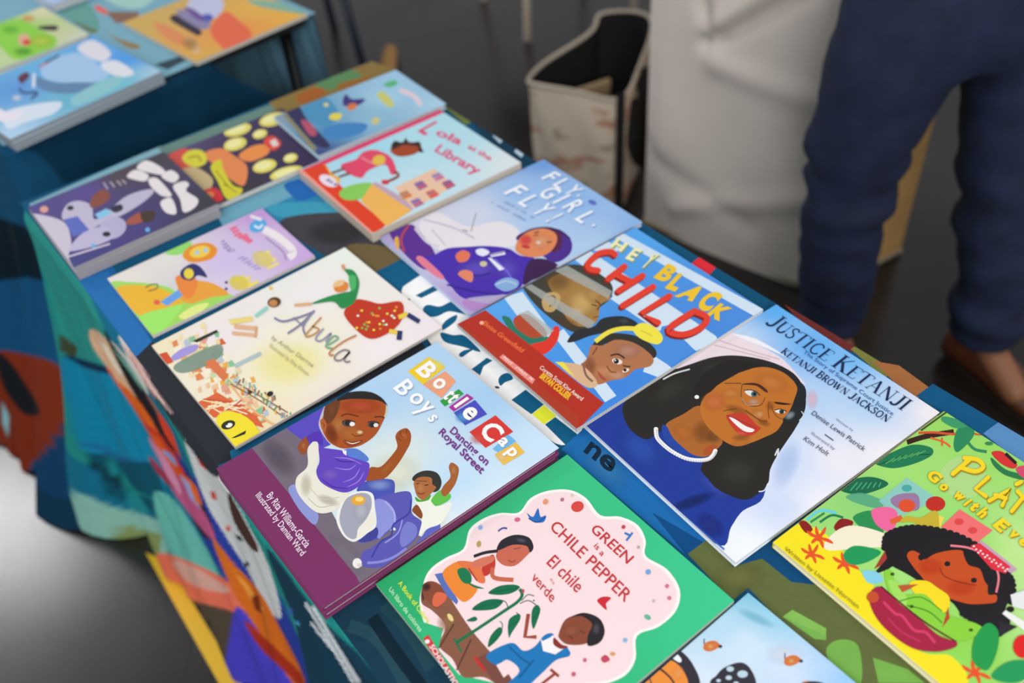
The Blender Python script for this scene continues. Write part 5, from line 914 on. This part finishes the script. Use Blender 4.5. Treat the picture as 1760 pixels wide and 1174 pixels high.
a.src(*T1).p(Tl, [(555, 45), (600, 10), (680, 0), (640, 30), (580, 70)]).q(Tl, [(665, 175), (800, 75), (850, 100), (770, 150), (740, 230)]).p(Tl, [(900, 270), (930, 225), (990, 210), (1030, 260), (960, 290), (920, 320)]).e('2a3038', 890, 335, 22, 10, 10).q(Tl, [(1015, 445), (1140, 355), (1300, 485), (1190, 570)]).q('eef03a', [(1195, 570), (1300, 490), (1410, 585), (1300, 660)]).q(Tl, [(1310, 660), (1400, 595), (1600, 750), (1500, 850)])
a.src(0, 0, 1).q('1c6cae', [(965, 772), (1010, 730), (1215, 930), (1180, 955)]).b('3a86c0', .7, 1040, 800, 60, 30, 45).q('0f4a84', [(1120, 880), (1215, 935), (1180, 955)], .5)
a.t('ne', (1003, 775), (1050, 812), (1022, 750), '10283c', .03)
a.q('636c3c', [(1182, 952), (1218, 925), (1262, 972), (1330, 935), (1620, 1174), (1500, 1250), (1440, 1174), (1286, 1010), (1258, 1034)]).b('7c7c44', .7, 1270, 990, 50, 30).q('0d4a78', [(1255, 975), (1330, 930), (1400, 1005), (1360, 1000), (1310, 960)]).q('7ab352', [(1345, 1060), (1362, 1048), (1420, 1080), (1420, 1100), (1400, 1098)]).p('78b04e', [(1420, 1122), (1440, 1100), (1475, 1110), (1480, 1174), (1450, 1174)]).q('78b04e', [(1500, 1130), (1560, 1150), (1590, 1174), (1510, 1174)]).q('86bc58', [(1345, 1060), (1362, 1048), (1420, 1080), (1418, 1092)])
# far right strip
a.rect = (-.004, .6005, -1.84, .004)
a.q('6f7c3c', [(750, 172), (775, 172), (820, 205), (800, 215)]).q('143c54', [(800, 200), (825, 200), (935, 275), (880, 290)]).l('b8d0dc', 7, [(850, 232), (862, 244)]).l('b8d0dc', 7, [(886, 258), (898, 268)])
a.rect = (-.004, .604, -1.84, .004)
a.q('0f5274', [(1080, 378), (1110, 358), (1360, 515), (1320, 535)]).q('e4303a', [(1184, 456), (1204, 440), (1232, 458), (1214, 478)]).e('b0a878', 1226, 484, 6, 4)
a.rect = (-.004, .610, -1.84, .004)
a.q('6c2c28', [(1345, 520), (1360, 505), (1480, 580), (1468, 606), (1400, 580)]).q('7c7a3c', [(1462, 600), (1490, 582), (1550, 630), (1520, 650)])
a.rect = (-.004, .622, -1.84, .004)
a.q('a4683c', [(1500, 620), (1545, 628), (1600, 668), (1570, 690)]).q('0f5680', [(1575, 680), (1610, 655), (1780, 745), (1740, 780)]).q('5a8cc0', [(1690, 745), (1730, 715), (1800, 770), (1760, 800)])
a.rect = (-.004, .61, -1.84, .004)
a.q('15394c', [(520, 1060), (700, 960), (860, 1200), (660, 1240)])
for q_, c_ in (([(600, 1075), (650, 1100), (700, 1180)], '2a5460'), ([(640, 1060), (680, 1120), (740, 1200)], '0e2634'), ([(575, 1080), (610, 1140), (640, 1200)], '1d4a58'), ([(660, 1040), (700, 1080), (740, 1150)], '26505c')): a.l(c_, 22, q_, a=.7)  # pale and dark streaks paint the light and shade of wrinkles
o = len(V); V += a.V; F += [tuple(o+i for i in f) for f in a.F]; Cc += a.C
me = mesh('tablecloth', V, F); paint(me, Cc)
tc_ = link('tablecloth', me, M_CLOTH, loc=(A1[0], A1[1], 0), rotz=math.radians(TH1)); tag(tc_, 'teal cloth printed with colourful lettering and pictures, draped over the near table', 'tablecloth')
# second cloth
polys2 = PL([
 ('0e4a6c', [(-60, -300), (180, -220), (190, 300), (0, 270), (-60, 200)]),
 ('041c28', [(-60, -120), (120, -60), (140, 120), (60, 60), (-60, 100)]),
 ('0d4c74', [(-80, 80), (150, 60), (190, 300), (0, 260), (-80, 230)]),
 ('7c2c14', [(-40, 250), (190, 300), (200, 440), (90, 560), (70, 640), (40, 600), (-40, 400)]),
 ('14181c', [(-10, 260), (30, 280), (110, 410), (68, 425), (10, 350)]),
 ('0b3c62', [(200, 430), (280, 660), (150, 660), (70, 600)]),
 ('8cc8d0', [(5, 390), (25, 430), (22, 490), (8, 450)]), ('c86048', [(20, 540), (45, 560), (60, 610), (30, 600)]),
])
def base2(u, v, s, t_): return lin('07344c') if v < .02 else lin('0d4a6c') if u < .3 else lin('78a8c0')  # colour holds the shade on the front and the light on the right side
def flare2(u, v, nx, ny): return .03+max(0, -nx)*(.19-.12*abs(v-.12))
def drop2(u, v): return 0 if v > .02 else .14*min(1, max(0, (u-.37)/.14))**.8
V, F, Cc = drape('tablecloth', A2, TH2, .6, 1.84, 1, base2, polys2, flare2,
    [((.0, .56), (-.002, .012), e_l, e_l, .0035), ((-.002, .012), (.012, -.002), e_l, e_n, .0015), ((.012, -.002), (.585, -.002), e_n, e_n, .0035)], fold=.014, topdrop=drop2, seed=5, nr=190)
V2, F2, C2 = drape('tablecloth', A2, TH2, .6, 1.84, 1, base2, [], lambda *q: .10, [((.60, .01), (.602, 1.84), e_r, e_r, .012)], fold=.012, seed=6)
o = len(V); V += V2; F += [tuple(o+i for i in f) for f in F2]; Cc += C2
def to2(p):
    P_ = unproj(p[0], p[1], .7405); x, y = P_.x-A2[0], P_.y-A2[1]; c, s_ = math.cos(math.radians(TH2)), math.sin(math.radians(TH2)); return (x*c+y*s_, -x*s_+y*c)
a = Art(to2, .7402, (-.004, .604, -.003, 1.84)); a.src(*cZ)
a.z += a.step; o2 = len(a.V); a.V += [(-.004, -.003, a.z), (.604, -.003, a.z), (.604, 1.84, a.z), (-.004, 1.84, a.z)]; a.C += [lin('7fb0c2')]*4; a.F.append((0, 1, 2, 3))
a.p('6aa49c', [(380, 0), (640, 0), (740, 100), (760, 240), (560, 160), (430, 80)]).q('8c6a5c', [(820, 90), (1080, 90), (1060, 160), (900, 180)]).l('e8685a', 40, [(740, 50), (830, 100)]).p('9a8050', [(820, 240), (920, 300), (1080, 350), (1060, 380), (960, 350)]).p('6f7c50', [(560, 160), (690, 210), (760, 240), (700, 250)]).p('a8d0c8', [(800, -60), (1200, -60), (1100, 60), (900, 40)]).q('384c58', [(1200, 500), (1440, 420), (1500, 440), (1300, 540)])
o = len(V); V += a.V; F += [tuple(o+i for i in f) for f in a.F]; Cc += a.C
me = mesh('tablecloth', V, F); paint(me, Cc)
tc2 = link('tablecloth', me, M_CLOTH, loc=(A2[0], A2[1], 0), rotz=math.radians(TH2)); tag(tc2, 'dark teal cloth with rust red panel hanging from the second table at left', 'tablecloth')
# floor tape
def P0(x, y, z=0): return unproj(x, y, z)
tp = [P0(250, 950), P0(288, 965), P0(425, 1190), P0(385, 1190)]
tag(link('floor_tape', mesh('floor_tape', [(p.x, p.y, .0006) for p in tp]+[(p.x, p.y, .0001) for p in tp], [(0, 3, 2, 1)[::-1], (0, 1, 5, 4), (1, 2, 6, 5), (2, 3, 7, 6), (3, 0, 4, 7)]), simple('yellow_tape', 'e8b818', .5)), 'yellow tape line on the grey floor beside the printed cloth hem', 'tape')
# ------------------------------------------------------------------ tote bag
rim_px = [(908, 138), (930, 160), (1000, 164), (1066, 158), (1098, 110), (1118, 40), (1036, 34), (1016, 50), (938, 94)]
zt = .36
rim = [unproj(x, y, zt) for x, y in rim_px]
cx = sum(p.x for p in rim)/len(rim); cy = sum(p.y for p in rim)/len(rim)
r_tote = tag(link('tote_bag', None, loc=(cx, cy, 0)), 'cream canvas tote bag with black lining standing open on the floor', 'bag')
rl = crom([(p.x-cx, p.y-cy) for p in rim], True, 6)
def shell(name, pts, z0, z1, s0, s1, n=14, amp=.004, inner=False, rimz=None):
    vs, fs = [], []; N = len(pts)
    for k in range(n+1):
        t_ = k/n; s_ = s0+(s1-s0)*t_; z = z0+(z1-z0)*t_
        for i, (x, y) in enumerate(pts):
            w_ = amp*math.sin(i*.9+t_*7)*math.sin(t_*3.14); zz = z+(rimz(i/N)*t_**3 if rimz else 0)
            vs.append((x*s_+w_, y*s_+w_, zz))
    for k in range(n):
        for i in range(N):
            j = (i+1) % N; f = (k*N+i, k*N+j, (k+1)*N+j, (k+1)*N+i); fs.append(f if not inner else f[::-1])
    fs.append(tuple(range(N)) if inner else tuple(range(N))[::-1])
    return mesh(name, vs, fs, True)
rz = lambda f: .02*math.sin(f*12.6)
mt, t, b = nt('canvas_print'); tc = t.nodes.new('ShaderNodeTexCoord'); n1 = t.nodes.new('ShaderNodeTexNoise'); n1.inputs['Scale'].default_value = 7; n1.inputs['Detail'].default_value = 3
mp = t.nodes.new('ShaderNodeMapping'); mp.inputs['Scale'].default_value = (.9, .9, 1.7); t.links.new(tc.outputs['Object'], mp.inputs[0]); t.links.new(mp.outputs[0], n1.inputs['Vector'])
r = t.nodes.new('ShaderNodeValToRGB'); E_ = r.color_ramp.elements; E_[0].position = .34; E_[0].color = lin('8a7c6e'); E_[1].position = .42; E_[1].color = lin('d6c2aa')
for p_, c_ in ((.56, 'd8c6b0'), (.62, 'b87f62'), (.68, 'cdb8a0')): e_ = E_.new(p_); e_.color = lin(c_)
t.links.new(n1.outputs['Fac'], r.inputs[0]); t.links.new(r.outputs[0], b.inputs['Base Color']); b.inputs['Roughness'].default_value = .9
M_BLK = simple('black_lining', '0c0c0d', .8)
link('body', shell('body', rl, .002, zt, .93, 1, rimz=rz), mt, r_tote)
link('lining', shell('lining', [(x*.975, y*.975) for x, y in rl], .012, zt-.001, .93, 1, inner=True, rimz=rz), M_BLK, r_tote)
N_ = len(rl)
link('rim', tube_mesh('rim', [(x, y, zt+rz(i/N_)) for i, (x, y) in enumerate(rl+rl[:1])], .006, 6, False), simple('rim_tape', 'b8aa98', .8), r_tote)
f0 = Vector((rim[3].x-cx, rim[3].y-cy, 0))
def strap(name, pts, w, th_, mat, parent, up=Vector((0, 0, 1))):
    vs, fs = [], []; pts = [Vector(p) for p in pts]
    for i, p in enumerate(pts):
        d = (pts[min(i+1, len(pts)-1)]-pts[max(i-1, 0)]).normalized(); sd = d.cross(Vector((0.3, -1, .1))).normalized(); nn = d.cross(sd).normalized()
        for a_, b_ in ((-1, -1), (1, -1), (1, 1), (-1, 1)): vs.append(p+sd*w/2*a_+nn*th_/2*b_)
    for i in range(len(pts)-1):
        for k in range(4): j = (k+1) % 4; fs.append((i*4+k, i*4+j, i*4+4+j, i*4+4+k))
    fs += [(3, 2, 1, 0), tuple(len(vs)-4+k for k in range(4))]
    return link(name, mesh(name, vs, fs), mat, parent)
q0 = f0*1.01
strap('side_strap', [(q0.x*.955, q0.y*.955-.006, .01), (q0.x*.98, q0.y*.98-.008, .18), (q0.x, q0.y-.006, .36)], .022, .004, M_BLK, r_tote)
g0 = Vector((rim[4].x-cx, rim[4].y-cy, 0))
hp = [(g0.x*1.0, g0.y-.01, .35), (g0.x*1.05+.01, g0.y-.03, .31), (g0.x*1.06+.015, g0.y-.06, .2), (g0.x*1.05, g0.y-.075, .12), (g0.x*.98-.02, g0.y-.085, .2), (g0.x*.97-.03, g0.y-.07, .33)]
hh = []
for i in range(len(hp)-1):
    for k in range(5): f = k/5; hh.append(Vector(hp[i])*(1-f)+Vector(hp[i+1])*f)
strap('handle', hh, .05, .005, M_BLK, r_tote)
# things in the tote
def small(name, label, cat, loc, size, col, rot=0, ry=0):
    o = link(name, box_mesh(name, -size[0]/2, size[0]/2, -size[1]/2, size[1]/2, 0, size[2], .006), simple(name, col, .6), loc=loc); o.rotation_euler = (ry, .05, rot); tag(o, label, cat); return o
small('brown_envelope', 'tan paper folder standing inside the open tote bag', 'folder', (cx-.01, cy+.0, .02), (.13, .012, .27), 'a58c68', .5)
# ------------------------------------------------------------------ big grey bag
c3_ = [Vector((.372, 2.0, 0)), Vector((.725, 1.655, 0)), Vector((.955, 1.775, 0)), Vector((.602, 2.12, 0))]
r_big = tag(link('fabric_bag', None, loc=(.66, 1.89, 0)), 'tall pale grey fabric bag with tan side standing behind the person', 'bag')
o_ = Vector((.66, 1.89, 0)); Cn = [p-o_ for p in c3_]; HB = 1.02
def face(name, a_, b_, mat, nrm, dens=70, fold=True):
    vs, fs = [], []; NU, NV = dens, 90
    for j in range(NV+1):
        z = HB*j/NV
        for i in range(NU+1):
            u = i/NU; p = a_*(1-u)+b_*u; d = 0
            if fold:
                def cr(u0, z0, u1, z1, wd_, am):
                    dx, dz = u1-u0, z1-z0; L2 = dx*dx+dz*dz; t_ = max(0, min(1, ((u-u0)*dx+(z-z0)*dz)/L2)); ex, ez = u-u0-dx*t_, z-z0-dz*t_
                    return am*math.exp(-(ex*ex*.25+ez*ez)/(wd_*wd_))*(1-.55*t_)
                d += cr(.32, .56, .1, .9, .028, -.02)+cr(.32, .56, .9, .86, .03, .018)+cr(.3, .54, .75, .7, .022, -.018)+cr(.32, .56, .3, .95, .022, .014)
                d += cr(.35, .5, .95, .48, .03, .012)+cr(.05, .2, .6, .12, .03, -.012)+cr(.2, .1, .9, .25, .03, .012)
                d += .008*math.sin(u*9+z*4)*math.sin(z*5)+.012*math.sin(math.pi*u)
            else: d += .010*math.sin(math.pi*u)*math.sin(z*6)
            q = p+nrm*d*min(1, u*12, (1-u)*12); vs.append((q.x, q.y, z+.002))
    for j in range(NV):
        for i in range(NU): k = j*(NU+1)+i; fs.append((k, k+1, k+NU+2, k+NU+1))
    return link(name, mesh(name, vs, fs, True), mat, r_big)
M_GREY = simple('grey_fabric', 'dccfc4', .75, .06, 6, .12); M_TAN = simple('tan_fabric', 'c89a5c', .8, .12, 8, .1)
n01 = (Cn[1]-Cn[0]).cross(Vector((0, 0, 1))).normalized(); n12 = (Cn[2]-Cn[1]).cross(Vector((0, 0, 1))).normalized()
face('front_panel', Cn[0], Cn[1], M_GREY, n01); face('side_panel', Cn[1], Cn[2], M_TAN, n12, 20, False); face('back_panel', Cn[2], Cn[3], M_GREY, -n01, 20, False); face('side_panel', Cn[3], Cn[0], M_TAN, -n12, 20, False)
link('base', mesh('base', [(p.x, p.y, .003) for p in Cn], [(3, 2, 1, 0)]), M_TAN, r_big)
link('hem', tube_mesh('hem', [(p.x, p.y, .012) for p in Cn+Cn[:1]], .010, 6, False), simple('tan_hem', 'a8987c', .8), r_big)
link('top_flap', box_mesh('top_flap', -.02, .02, -.01, .01, HB-.02, HB+.01, .004), M_GREY, r_big)
tp_ = [Cn[0], Cn[1], Cn[2], Cn[3]]
link('top_panel', mesh('top_panel', [(p.x, p.y, HB) for p in tp_]+[(0, 0, HB+.03)], [(0, 1, 4), (1, 2, 4), (2, 3, 4), (3, 0, 4)]), M_GREY, r_big)
# ------------------------------------------------------------------ person
M_DEN = simple('navy_denim', '15213d', .85, .3, 22, .25); M_SHIRT = simple('grey_blue_jersey', '38435c', .9, .15, 12, .2)
M_SKIN = simple('skin', '9a6446', .55); M_SHOE = simple('brown_leather', '5e3118', .4, .2, 14, .1); M_HAIR = simple('dark_hair', '1a1411', .6, .2, 40, .4)
def skin(name, pts, edges, mat, parent, sub=2, root=0):
    me = bpy.data.meshes.new(name); me.from_pydata([p[:3] for p in pts], edges, []); me.update()
    o = link(name, me, None, parent); 
    mo = o.modifiers.new('skin', 'SKIN'); mo.use_smooth_shade = True
    if not me.skin_vertices: bpy.context.view_layer.objects.active = o
    sv = me.skin_vertices[0].data if me.skin_vertices else me.attributes
    for i, p in enumerate(pts):
        sv[i].radius = (p[3], p[4] if len(p) > 4 else p[3]); sv[i].use_root = (i == root)
    s_ = o.modifiers.new('sub', 'SUBSURF'); s_.levels = sub; s_.render_levels = sub
    dg = bpy.context.evaluated_depsgraph_get(); dg.update(); m2 = bpy.data.meshes.new_from_object(o.evaluated_get(dg)); o.modifiers.clear(); o.data = m2
    m2.materials.clear(); m2.materials.append(mat); m2.name = name
    m2.polygons.foreach_set('use_smooth', [True]*len(m2.polygons))
    return o
pr_ = Vector((.79, 1.44, 0)); person = tag(link('person', None, loc=pr_), 'person in navy jeans and brown shoes standing behind the table at right', 'person')
def rel(x, y, z): return (x-pr_.x, y-pr_.y, z)
# body: one surface
pts = []; ed = []
def v_(x, y, z, r, par=None, r2=None):
    pts.append(rel(x, y, z)+((r, r2) if r2 else (r,))); i = len(pts)-1
    if par is not None: ed.append((par, i))
    return i
pel = v_(.79, 1.44, .90, .085); ab = v_(.79, 1.44, 1.02, .08, pel); ch = v_(.79, 1.445, 1.22, .09, ab); nb = v_(.79, 1.45, 1.38, .06, ch); nk = v_(.79, 1.44, 1.44, .048, nb); hd0 = v_(.795, 1.42, 1.50, .062, nk); hd1 = v_(.80, 1.415, 1.56, .078, hd0); hd2 = v_(.80, 1.42, 1.62, .072, hd1); hd3 = v_(.80, 1.425, 1.66, .045, hd2)
for sx, hipx, knee, ank, toe in ((-1, .69, (.652, 1.455, .46), (.685, 1.47, .09), (.68, 1.33, .03)), (1, .88, (.905, 1.39, .46), (.965, 1.37, .09), (1.0, 1.24, .03))):
    h = v_(hipx, 1.44, .80, .065, pel); k = v_(*knee, .055, h); cf = v_((knee[0]*.5+ank[0]*.5), knee[1]*.5+ank[1]*.5+.01, .30, .052, k); an = v_(*ank, .034, cf); v_(*toe, .028, an)
for sx in (-1, 1):
    s1 = v_(.79+sx*.15, 1.45, 1.35, .044, nb); el = v_(.79+sx*.21, 1.43, 1.10, .038, s1); wr = v_(.79+sx*.11, 1.20, 1.13, .025, el); hn = v_(.79+sx*.07, 1.13, 1.15, .03, wr, .018)
    for q in range(4):
        k1 = v_(.79+sx*(.085-.016*q), 1.08, 1.185-.012*q, .009, hn); k2 = v_(.79+sx*(.065-.016*q), 1.055, 1.165-.012*q, .008, k1); v_(.79+sx*(.045-.014*q), 1.06, 1.15-.012*q, .007, k2)
    tb = v_(.79+sx*.045, 1.12, 1.185, .010, hn); v_(.79+sx*.03, 1.09, 1.195, .008, tb)
skin('body', pts, ed, M_SKIN, person, 2, pel)
# head details
def ell(name, c, r3, mat, parent, seg=16, cut=None):
    bm = bmesh.new(); bmesh.ops.create_uvsphere(bm, u_segments=seg*2, v_segments=seg, radius=1)
    if cut: bmesh.ops.delete(bm, geom=[v for v in bm.verts if cut(v.co)], context='VERTS')
    for v in bm.verts: v.co = Vector((c[0]+v.co.x*r3[0], c[1]+v.co.y*r3[1], c[2]+v.co.z*r3[2]))
    me = bpy.data.meshes.new(name); bm.to_mesh(me); bm.free(); me.polygons.foreach_set('use_smooth', [True]*len(me.polygons)); return link(name, me, mat, parent)
hc = rel(.80, 1.415, 1.575)
ell('hair', (hc[0], hc[1]+.016, hc[2]+.022), (.086, .102, .105), M_HAIR, person, 16, lambda c: c.y < -.45 and c.z < .45)
for sx in (-1, 1):
    e_ = ell('eye', (hc[0]+sx*.03, hc[1]-.076, hc[2]), (.012, .008, .008), simple('eye_white', 'f2efe9', .3), person, 8); ell('iris', (hc[0]+sx*.03, hc[1]-.083, hc[2]), (.005, .003, .005), simple('iris_brown', '2a1a10', .3), e_, 6)
    ell('ear', (hc[0]+sx*.082, hc[1]+.0, hc[2]-.005), (.010, .02, .03), M_SKIN, person, 8)
ell('nose', (hc[0], hc[1]-.088, hc[2]-.025), (.012, .018, .022), M_SKIN, person, 8); ell('mouth', (hc[0], hc[1]-.074, hc[2]-.062), (.024, .008, .006), simple('lips', '8a4a42', .5), person, 8)
# jeans (one garment)
pts = []; ed = []
w0 = v_(.79, 1.44, .97, .15, None, .125); pe = v_(.79, 1.44, .89, .175, w0, .14)
for hip, mid, knee, shin, cuff in (
    ((.678, 1.44, .77, .122), (.660, 1.445, .62, .106), (.652, 1.455, .46, .090), (.662, 1.465, .30, .080), (.683, 1.47, .07, .066)),
    ((.905, 1.43, .77, .122), (.902, 1.41, .62, .106), (.910, 1.39, .46, .090), (.945, 1.38, .30, .080), (.965, 1.37, .07, .074))):
    h = v_(*hip, pe); h = None or len(pts)-1
    m1 = v_(*mid, h); k = v_(*knee, m1); s1 = v_(*shin, k); m2_ = v_(shin[0]*.4+cuff[0]*.6, shin[1]*.4+cuff[1]*.6, .16, .077, s1); v_(*cuff, m2_)
jeans = skin('jeans', pts, ed, M_DEN, person, 3, 0)
jm = jeans.data
from mathutils import noise as mnoise
for v in jm.vertices:
    z = v.co.z; kz = math.exp(-((z-.44)/.12)**2)+math.exp(-((z-.12)/.1)**2)*1.3+.35
    n_ = mnoise.noise(Vector((v.co.x*6+z*3, v.co.y*6, z*24)))*.017*kz+mnoise.noise(Vector((v.co.x*14, v.co.y*14, z*9)))*.006
    v.co += v.normal*n_
# shirt
pts = []; ed = []
s0 = v_(.79, 1.44, .83, .165, None, .14); s1_ = v_(.79, 1.44, .95, .15, s0, .128); s2_ = v_(.79, 1.445, 1.2, .155, s1_, .125); s3_ = v_(.79, 1.45, 1.37, .075, s2_)
for sx in (-1, 1):
    q1 = v_(.79+sx*.15, 1.45, 1.345, .07, s3_); q2 = v_(.79+sx*.212, 1.43, 1.10, .056, q1); v_(.79+sx*.125, 1.235, 1.125, .04, q2)
skin('shirt', pts, ed, M_SHIRT, person, 2, 0)
# shoes
def shoe(ax, ay, dx, dy, nm='shoe', mat=M_SHOE, parent=person, o=pr_, s=1.0):
    d = Vector((dx, dy, 0)).normalized(); sd = Vector((-d.y, d.x, 0)); vs, fs = [], []; secs = [(-.075, .030, .075), (-.06, .038, .095), (-.02, .040, .10), (.03, .041, .085), (.08, .047, .062), (.13, .049, .05), (.17, .043, .042), (.195, .028, .032), (.203, .010, .022)]
    n = 14
    for f, w_, h_ in secs:
        for k in range(n):
            t_ = 2*math.pi*k/n; yy = math.cos(t_)*w_; zz = h_/2+math.sin(t_)*h_/2
            zz = max(zz, .012); p = Vector((ax, ay, 0))+(d*f+sd*yy)*s; vs.append((p.x-o.x, p.y-o.y, zz*s))
    for i in range(len(secs)-1):
        for k in range(n): j = (k+1) % n; fs.append((i*n+k, i*n+j, (i+1)*n+j, (i+1)*n+k))
    fs += [tuple(range(n))[::-1], tuple((len(secs)-1)*n+k for k in range(n))]
    ob = link(nm, mesh(nm, vs, fs, True), mat, parent)
    vs2 = []
    for zz in (.001, .014):
        for k in range(24):
            t_ = 2*math.pi*k/24; f = .064+math.cos(t_)*.142; w_ = math.sin(t_)*(.052 if math.cos(t_) > 0 else .043); p = Vector((ax, ay, 0))+(d*f+sd*w_)*s; vs2.append((p.x-o.x, p.y-o.y, zz*s))
    link('sole', mesh('sole', vs2, [tuple(range(24))[::-1], tuple(range(24, 48))]+[(k, (k+1) % 24, 24+(k+1) % 24, 24+k) for k in range(24)]), simple('sole_rubber', '2a1c14', .7), ob)
    return ob
shoe(.685, 1.47, -.02, -1); shoe(.97, 1.37, .45, -.9)
# ------------------------------------------------------------------ background chairs and shoe
def chair(name, label, fpt, ang, mat, seatmat):
    r = tag(link(name, None, loc=fpt, rotz=ang), label, 'chair')
    for x, y, tx, ty in ((0, 0, .035, .03), (.42, 0, .385, .03), (0, .40, .035, .37), (.42, .40, .385, .37)):
        link('leg', tube_mesh('leg', [(x, y, 0), (x, y, .01), (tx, ty, .44)], .0135), mat, r)
    link('seat', box_mesh('seat', .0, .42, -.01, .42, .435, .47, .015, 3), seatmat, r)
    for x in (.035, .385): link('back_frame', tube_mesh('back_frame', [(x, .40, .44), (x, .46, .86)], .012), mat, r)
    link('backrest', box_mesh('backrest', .01, .41, .425, .45, .62, .86, .01, 3), seatmat, r)
p_ = unproj(907, 74, 0)
chair('chair', 'chair with pale metal legs on the dark floor at the top of the photo', (p_.x, p_.y, 0), .35, simple('pale_metal', 'a89a8c', .4), simple('chair_plastic', '4a4440', .5))
p_ = unproj(628, 128, 0)
chair('chair', 'chair with dark navy legs beside the far table', (p_.x, p_.y, 0), 1.9, simple('navy_metal', '101c30', .4), simple('chair_black', '18181a', .6))
p_ = unproj(672, 112, 0)
sh = tag(link('shoe', None, loc=(p_.x, p_.y, 0)), 'small tan shoe on the dark floor beyond the far end of the near table', 'shoe')
shoe(p_.x, p_.y, -.1, -1, 'upper', simple('tan_suede', 'b88a50', .7), sh, p_, .62)
